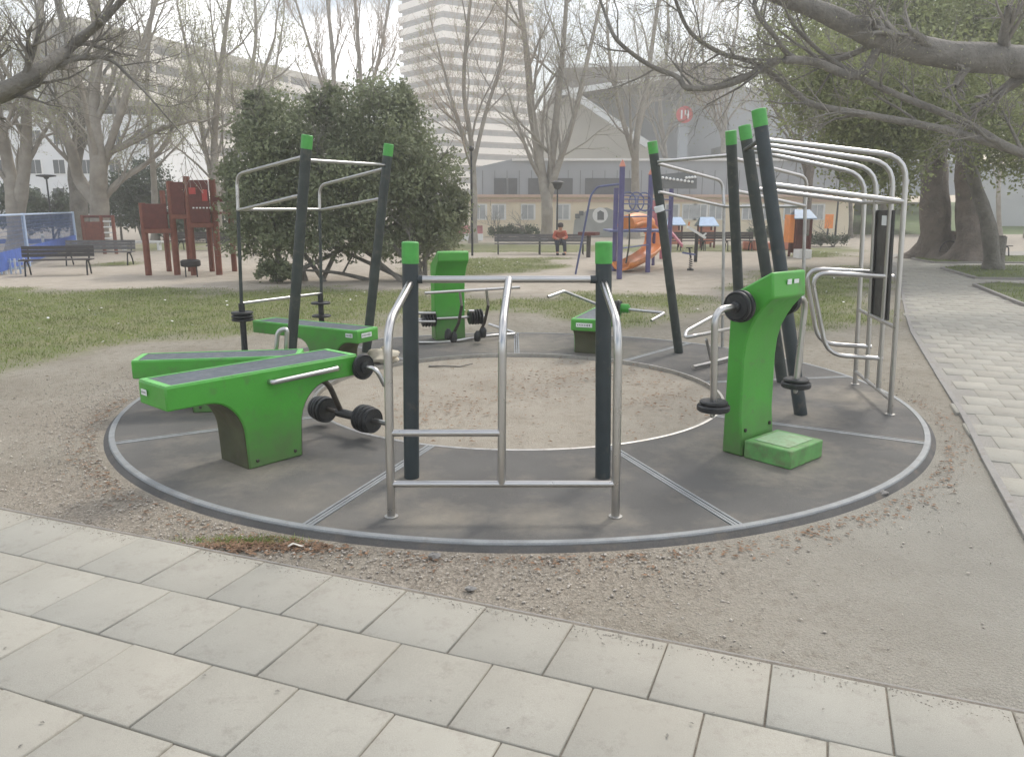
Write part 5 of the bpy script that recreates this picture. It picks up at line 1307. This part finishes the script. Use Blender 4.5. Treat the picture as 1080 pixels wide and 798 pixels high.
# off-frame tree on the left whose limbs reach in
bare_tree('dark low branches reaching in from the left edge', (-210,400), 11, [([(-210,400),(-200,250),(-150,170),(-80,125),(0,97),(50,68),(80,45),(112,18),(140,-12)], .17, .03), ([(-120,150),(0,106),(30,92),(52,74),(84,62),(115,63),(142,86),(174,121)], .055, .010), ([(-150,170),(-90,60),(-30,-10)], .12, .05)], 14, bark='bark', twigm='darktwig', name='overhanging_tree', maxl=3, child_len=1.1, rmin=.004, up=.15, nchild=13, depthvar=.4, buds=.3, group=None)
# off-frame tree on the right with the heavy limb
bare_tree('heavy dark limb and hanging twigs reaching in from the upper right', (1330,400), 15, [([(1330,400),(1310,250),(1260,150),(1180,95),(1080,66),(1000,58),(930,42),(870,14),(800,-12)], .42, .13), ([(1200,190),(1080,162),(1015,128),(930,93),(872,60),(840,30)], .09, .03), ([(930,42),(905,80),(860,66),(821,64),(799,75),(765,90),(726,93),(714,81),(685,69),(652,44),(640,20)], .085, .03), ([(1080,162),(1000,138),(930,124),(860,111),(838,97),(796,67),(760,56),(728,34),(713,2)], .075, .03), ([(930,42),(885,62),(838,61),(815,36),(796,8),(800,-20)], .06, .03)], 15, bark='bark', twigm='darktwig', name='overhanging_tree', maxl=4, child_len=1.4, rmin=.005, up=.12, nchild=10, depthvar=.35, dens=.85, buds=.5, group=None)
# the big trunks on the right
def foliage(rt, lobes, n, size, m, seed, droop=.0, name='crown'):
    rs = np.random.RandomState(seed); C = []
    for (c, rad, wgt) in lobes:
        k = int(n*wgt); nclump = max(6, int(k/42)); cl = rs.randn(nclump, 3); cl /= np.linalg.norm(cl, axis=1, keepdims=True); cl *= (rs.rand(nclump, 1)**.38)
        cl = cl*np.array(rad)+np.array(c)
        p = cl[rs.randint(0, nclump, k)]+rs.randn(k, 3)*np.array(rad).mean()*.13; p[:, 2] -= np.abs(rs.randn(k))*droop; C.append(p)
    return leaf_mesh(name, np.concatenate(C), size, m, rt, seed)
def lob(px, py, Y_, rx, ry, rz, w): v = P(px, py, Y_); return ((v.x, v.y, v.z), (rx, ry, rz), w)
def big_tree(label, base, Yt_, limbs, lobes, n, seed, leafm='leaf2', bark='barkbig', size=.13, flare=1.0):
    rt = bare_tree(label, base, Yt_, limbs, seed, bark=bark, name='broadleaf_tree', maxl=3, dens=.8, reach=.3, nchild=6, group='large trees by the paved path')
    if lobes: foliage(rt, lobes, n, size, leafm, seed, .35, 'foliage')
    b0 = P(base[0], base[1], Yt_)
    if flare:
        r_ = limbs[0][1]; mb = MB(); n_ = 40; vs = []; fs = []; hs = [0,.12,.3,.6,1.0]
        for j, h in enumerate(hs):
            for i in range(n_):
                th = 2*PI*i/n_; k = r_*(1.0+flare*(1.1+.5*sin(5*th+seed)+.3*sin(3*th))*math.exp(-h*3.2)); vs.append((b0.x+k*cos(th), b0.y+k*sin(th), GZ-.02+h))
        for j in range(4):
            for i in range(n_): fs.append((j*n_+i, j*n_+(i+1) % n_, (j+1)*n_+(i+1) % n_, (j+1)*n_+i))
        mb.add(vs, fs); mb.build('root_flare', bark, rt, angle=80)
    return rt
big_tree('massive brown trunk with flared roots, left of the two big trunks', (988,272), 28, [([(988,272),(986,215),(984,160),(972,90),(955,30)], .55, .25), ([(986,170),(1000,110),(1010,40)], .34, .14)], [lob(900,40,27,3.2,2.2,1.9,.5), lob(960,20,27,2.6,2.2,2.2,.5)], 40000, 31)
big_tree('massive brown trunk standing close behind the leaning dark tree', (1024,276), 26.5, [([(1024,276),(1021,220),(1020,165),(1030,100),(1040,30)], .44, .22), ([(1020,165),(1005,110),(980,60)], .28, .12)], [lob(1000,60,25,2.6,2,1.7,.35), lob(1060,30,25,2.8,2,2.4,.4), lob(1045,120,26,1.9,1.6,1.0,.18)], 46000, 32)
big_tree('dark leaning tree on the kerbed grass island', (1048,284), 22.6, [([(1048,284),(1043,240),(1030,200),(1018,160),(1000,125),(960,100)], .23, .09), ([(1025,180),(1045,140),(1090,110)], .12, .06)], [lob(930,95,21,2.6,1.5,1.25,.40), lob(880,70,20,1.6,1.2,1.0,.2), lob(1000,90,21,2.0,1.4,1.1,.25), lob(1080,140,21,1.3,1.2,.8,.12), lob(905,150,21,.9,.9,.9,.08), lob(945,165,21,.9,.9,1.0,.08)], 42000, 33, bark='bark', size=.11, flare=.35)
o = bare_tree('thin pale trunk before the grey wall at the right edge', (1056,245), 45, [([(1056,245),(1053,205),(1056,160),(1050,90)], .14, .06)], 34, reach=.4, maxl=3)

# evergreen bush in the middle
def bush(label, base, Yb, lobes, n, seed, size=.10, m='leaf', stems=6, group=None, name='evergreen_bush', spread=1.2):
    rs = np.random.RandomState(seed); b0 = P(base[0], base[1], Yb); rt = thing(name, label, 'bush' if name != 'shrub' else 'shrub', (b0.x, b0.y, GZ), group); wd = Wood(); tw_ = wd
    for i in range(stems):
        c, rad, _ = lobes[i % len(lobes)]; e = np.array(c)+rs.randn(3)*np.array(rad)*.35
        s_ = np.array([b0.x+rs.uniform(-1, 1)*spread, b0.y+rs.uniform(-.4, .4), GZ-.05]); m_ = (s_+e)/2+rs.randn(3)*.15; pts = catmull([s_, m_, e], 5); wd.limb(pts, np.linspace(.07, .02, len(pts)), 6)
        for k in (4, 6, 8): grow(wd, tw_, pts[k], np.array([rs.randn()*.7, rs.randn()*.7, .8])/1.3, 1.0, .03, 1, 3, rs, .3)
    wd.build('trunk', 'bark', rt)
    
    foliage(rt, lobes, n, size, m, seed); return rt
bush('huge dark evergreen bush with two rounded tops behind the press frame', (372,300), 19.6,
 [lob(300,150,19.6,1.15,1.1,1.05,.13), lob(280,205,19.6,1.05,1.1,.95,.11), lob(275,250,19.4,1.0,.9,.5,.045), lob(395,140,20,1.35,1.2,1.15,.16), lob(430,185,20,1.35,1.2,1.1,.15), lob(455,235,20,.95,1.0,.7,.08), lob(365,200,19.4,1.5,1.1,1.1,.16), lob(350,250,19.3,1.3,.9,.5,.045), lob(420,256,19.6,.9,.8,.4,.025), lob(290,285,19,.5,.4,.25,.02), lob(345,110,19.8,.5,.5,.5,.02), lob(275,118,19.6,.45,.5,.5,.02), lob(420,110,20,.5,.5,.45,.02), lob(478,215,20,.45,.5,.55,.02), lob(245,190,19.4,.35,.5,.6,.02)], 88000, 41, size=.10, stems=16, spread=2.0)
sh = 'dark shrubs beyond the playground'
bush('dark shrub between the far left trunks', (30,262), 42, [lob(28,222,42,1.3,1,1.1,.6), lob(8,215,42,1.2,1,1.2,.4)], 6000, 42, size=.17, stems=2, group=sh, name='shrub', m='leaf3')
bush('dark rounded shrub right of the disc-headed lamp', (68,262), 43, [lob(66,222,43,1.7,1,.9,1)], 5000, 43, size=.17, stems=2, group=sh, name='shrub', m='leaf3')
bush('tall dark shrub between the ladder frame and the red tower', (135,262), 44, [lob(132,212,44,1.5,1.2,1.6,.5), lob(158,205,44,1.6,1.2,1.9,.5)], 10000, 44, size=.18, stems=3, group=sh, name='shrub', m='leaf3')
bush('dark shrub behind the red tower posts', (205,262), 42, [lob(195,235,42,2.0,1.0,.9,.6), lob(225,228,42,1.2,1,1.0,.4)], 7000, 45, size=.17, stems=2, group=sh, name='shrub', m='leaf3')
for i, (px, lb) in enumerate(((530,'low dark shrub in front of the cream wall, left of the forked tree'),(553,'low dark shrub at the foot of the forked plane tree'),(800,'low shrub before the cream wall, right of the leaning poles'))):
    bush(lb, (px,262), 46, [lob(px,244,46,.9,.5,.35,1)], 1600, 60+i, size=.13, stems=1, group='low shrubs along the cream wall', name='shrub', m='leaf3', spread=.3)
v = P(870,252,38); bush('low clipped hedge strip on the far lawn edge', (870,256), 37, [lob(872,252,37,1.2,.4,.2,1)], 2500, 70, size=.1, stems=1, name='shrub', m='leaf3', spread=.3)
# trees closing the view far behind on the left and right, outside the photo's centre
for i, (px, Yq, s_) in enumerate(((-60,46,60),(265,60,64),(700,66,67),(930,58,69),(1085,48,71))):
    kinds = ('tall bare tree far left beyond the court','distant bare tree before the terraced block, left of the bush','distant bare tree before the sports hall gable','distant bare tree behind the steel arch','distant bare tree before the grey wall')
    bare_tree(kinds[i], (px,258), Yq, [([(px,258),(px+3,180),(px-4,110),(px+5,40),(px+2,-20)], .26, .08), ([(px+1,150),(px+22,90),(px+34,20)], .13, .05), ([(px,165),(px-20,100),(px-30,30)], .13, .05)], s_, twigm='twig', maxl=4, dens=.7, up=.6, reach=.36, buds=.45)

# ================================================================== SKY, SUN, AIR, CAMERA
SUN_EL, SUN_AZ = 48, 35      # azimuth to the right of the view, behind the trees
w = bpy.data.worlds.new('World'); sc.world = w; w.use_nodes = True; nt = w.node_tree; n = nt.nodes; l = nt.links
bg = n['Background']; sky = n.new('ShaderNodeTexSky'); sky.sky_type = 'NISHITA'; sky.sun_disc = False
sun_dir = Vector((sin(R(SUN_AZ))*cos(R(SUN_EL)), cos(R(SUN_AZ))*cos(R(SUN_EL)), sin(R(SUN_EL))))
sky.sun_elevation = R(SUN_EL); sky.sun_rotation = R(SUN_AZ); sky.air_density = 1.2; sky.dust_density = 2.5; sky.ozone_density = 1.5
tcn = n.new('ShaderNodeTexCoord'); cl = n.new('ShaderNodeTexNoise'); cl.inputs['Scale'].default_value = 2.4; cl.inputs['Detail'].default_value = 7; cl.inputs['Roughness'].default_value = .55
mp = n.new('ShaderNodeMapping'); mp.inputs['Scale'].default_value = (1, 1, 2.6); mp.inputs['Location'].default_value = (.3, .1, .2); l.new(tcn.outputs['Generated'], mp.inputs[0]); l.new(mp.outputs[0], cl.inputs[0])
m_ = n.new('ShaderNodeMapRange'); m_.inputs[1].default_value = .49; m_.inputs[2].default_value = .59; l.new(cl.outputs[0], m_.inputs[0])
mix = n.new('ShaderNodeMix'); mix.data_type = 'RGBA'; l.new(m_.outputs[0], mix.inputs[0]); l.new(sky.outputs[0], mix.inputs[6]); mix.inputs[7].default_value = (20, 20.2, 20.6, 1)
l.new(mix.outputs[2], bg.inputs['Color']); bg.inputs['Strength'].default_value = .10
sl = bpy.data.lights.new('sun', 'SUN'); sl.energy = 1.7; sl.angle = R(12); sl.color = (1, .96, .9)
so = bpy.data.objects.new('sun', sl); COL.objects.link(so); so.rotation_euler = sun_dir.to_track_quat('Z', 'Y').to_euler(); so.location = (0, 0, 40)

HAZE = 0.0029  # even air haze added in place of a milky lens smear
if HAZE > 0:
    mb = MB(); mb.box(-150, 150, -30, 262, -1.6, 76); hz = mb.build('haze', 'white', smooth=False)
    hm = bpy.data.materials.new('haze_air'); hm.use_nodes = True; nt = hm.node_tree; nt.nodes.remove(nt.nodes['Principled BSDF'])
    pv = nt.nodes.new('ShaderNodeVolumePrincipled'); pv.inputs['Density'].default_value = HAZE; pv.inputs['Color'].default_value = (.97, .97, .96, 1); pv.inputs['Anisotropy'].default_value = .55
    nt.links.new(pv.outputs[0], nt.nodes['Material Output'].inputs['Volume']); hz.data.materials.clear(); hz.data.materials.append(hm); tag(hz, 'pale haze volume added to imitate the smear on the lens', 'haze', kind='stuff')
    hz.display_type = 'WIRE'

cam = bpy.data.cameras.new('camera'); co = bpy.data.objects.new('camera', cam); COL.objects.link(co); sc.camera = co
cam.sensor_width = 36; cam.lens = F/1080*36; cam.clip_end = 1500; cam.clip_start = .05
co.location = (0, 0, H); co.rotation_euler = (PI/2-PIT, 0, 0)
sc.render.engine = 'CYCLES'
sc.view_settings.view_transform = 'Standard'; sc.view_settings.look = 'None'; sc.view_settings.gamma = 1; sc.view_settings.exposure = .48
sc.cycles.use_denoising = True; sc.cycles.max_bounces = 8; sc.cycles.diffuse_bounces = 3; sc.cycles.volume_bounces = 1; sc.cycles.transparent_max_bounces = 8
sc.cycles.use_adaptive_sampling = True; sc.cycles.adaptive_threshold = .02
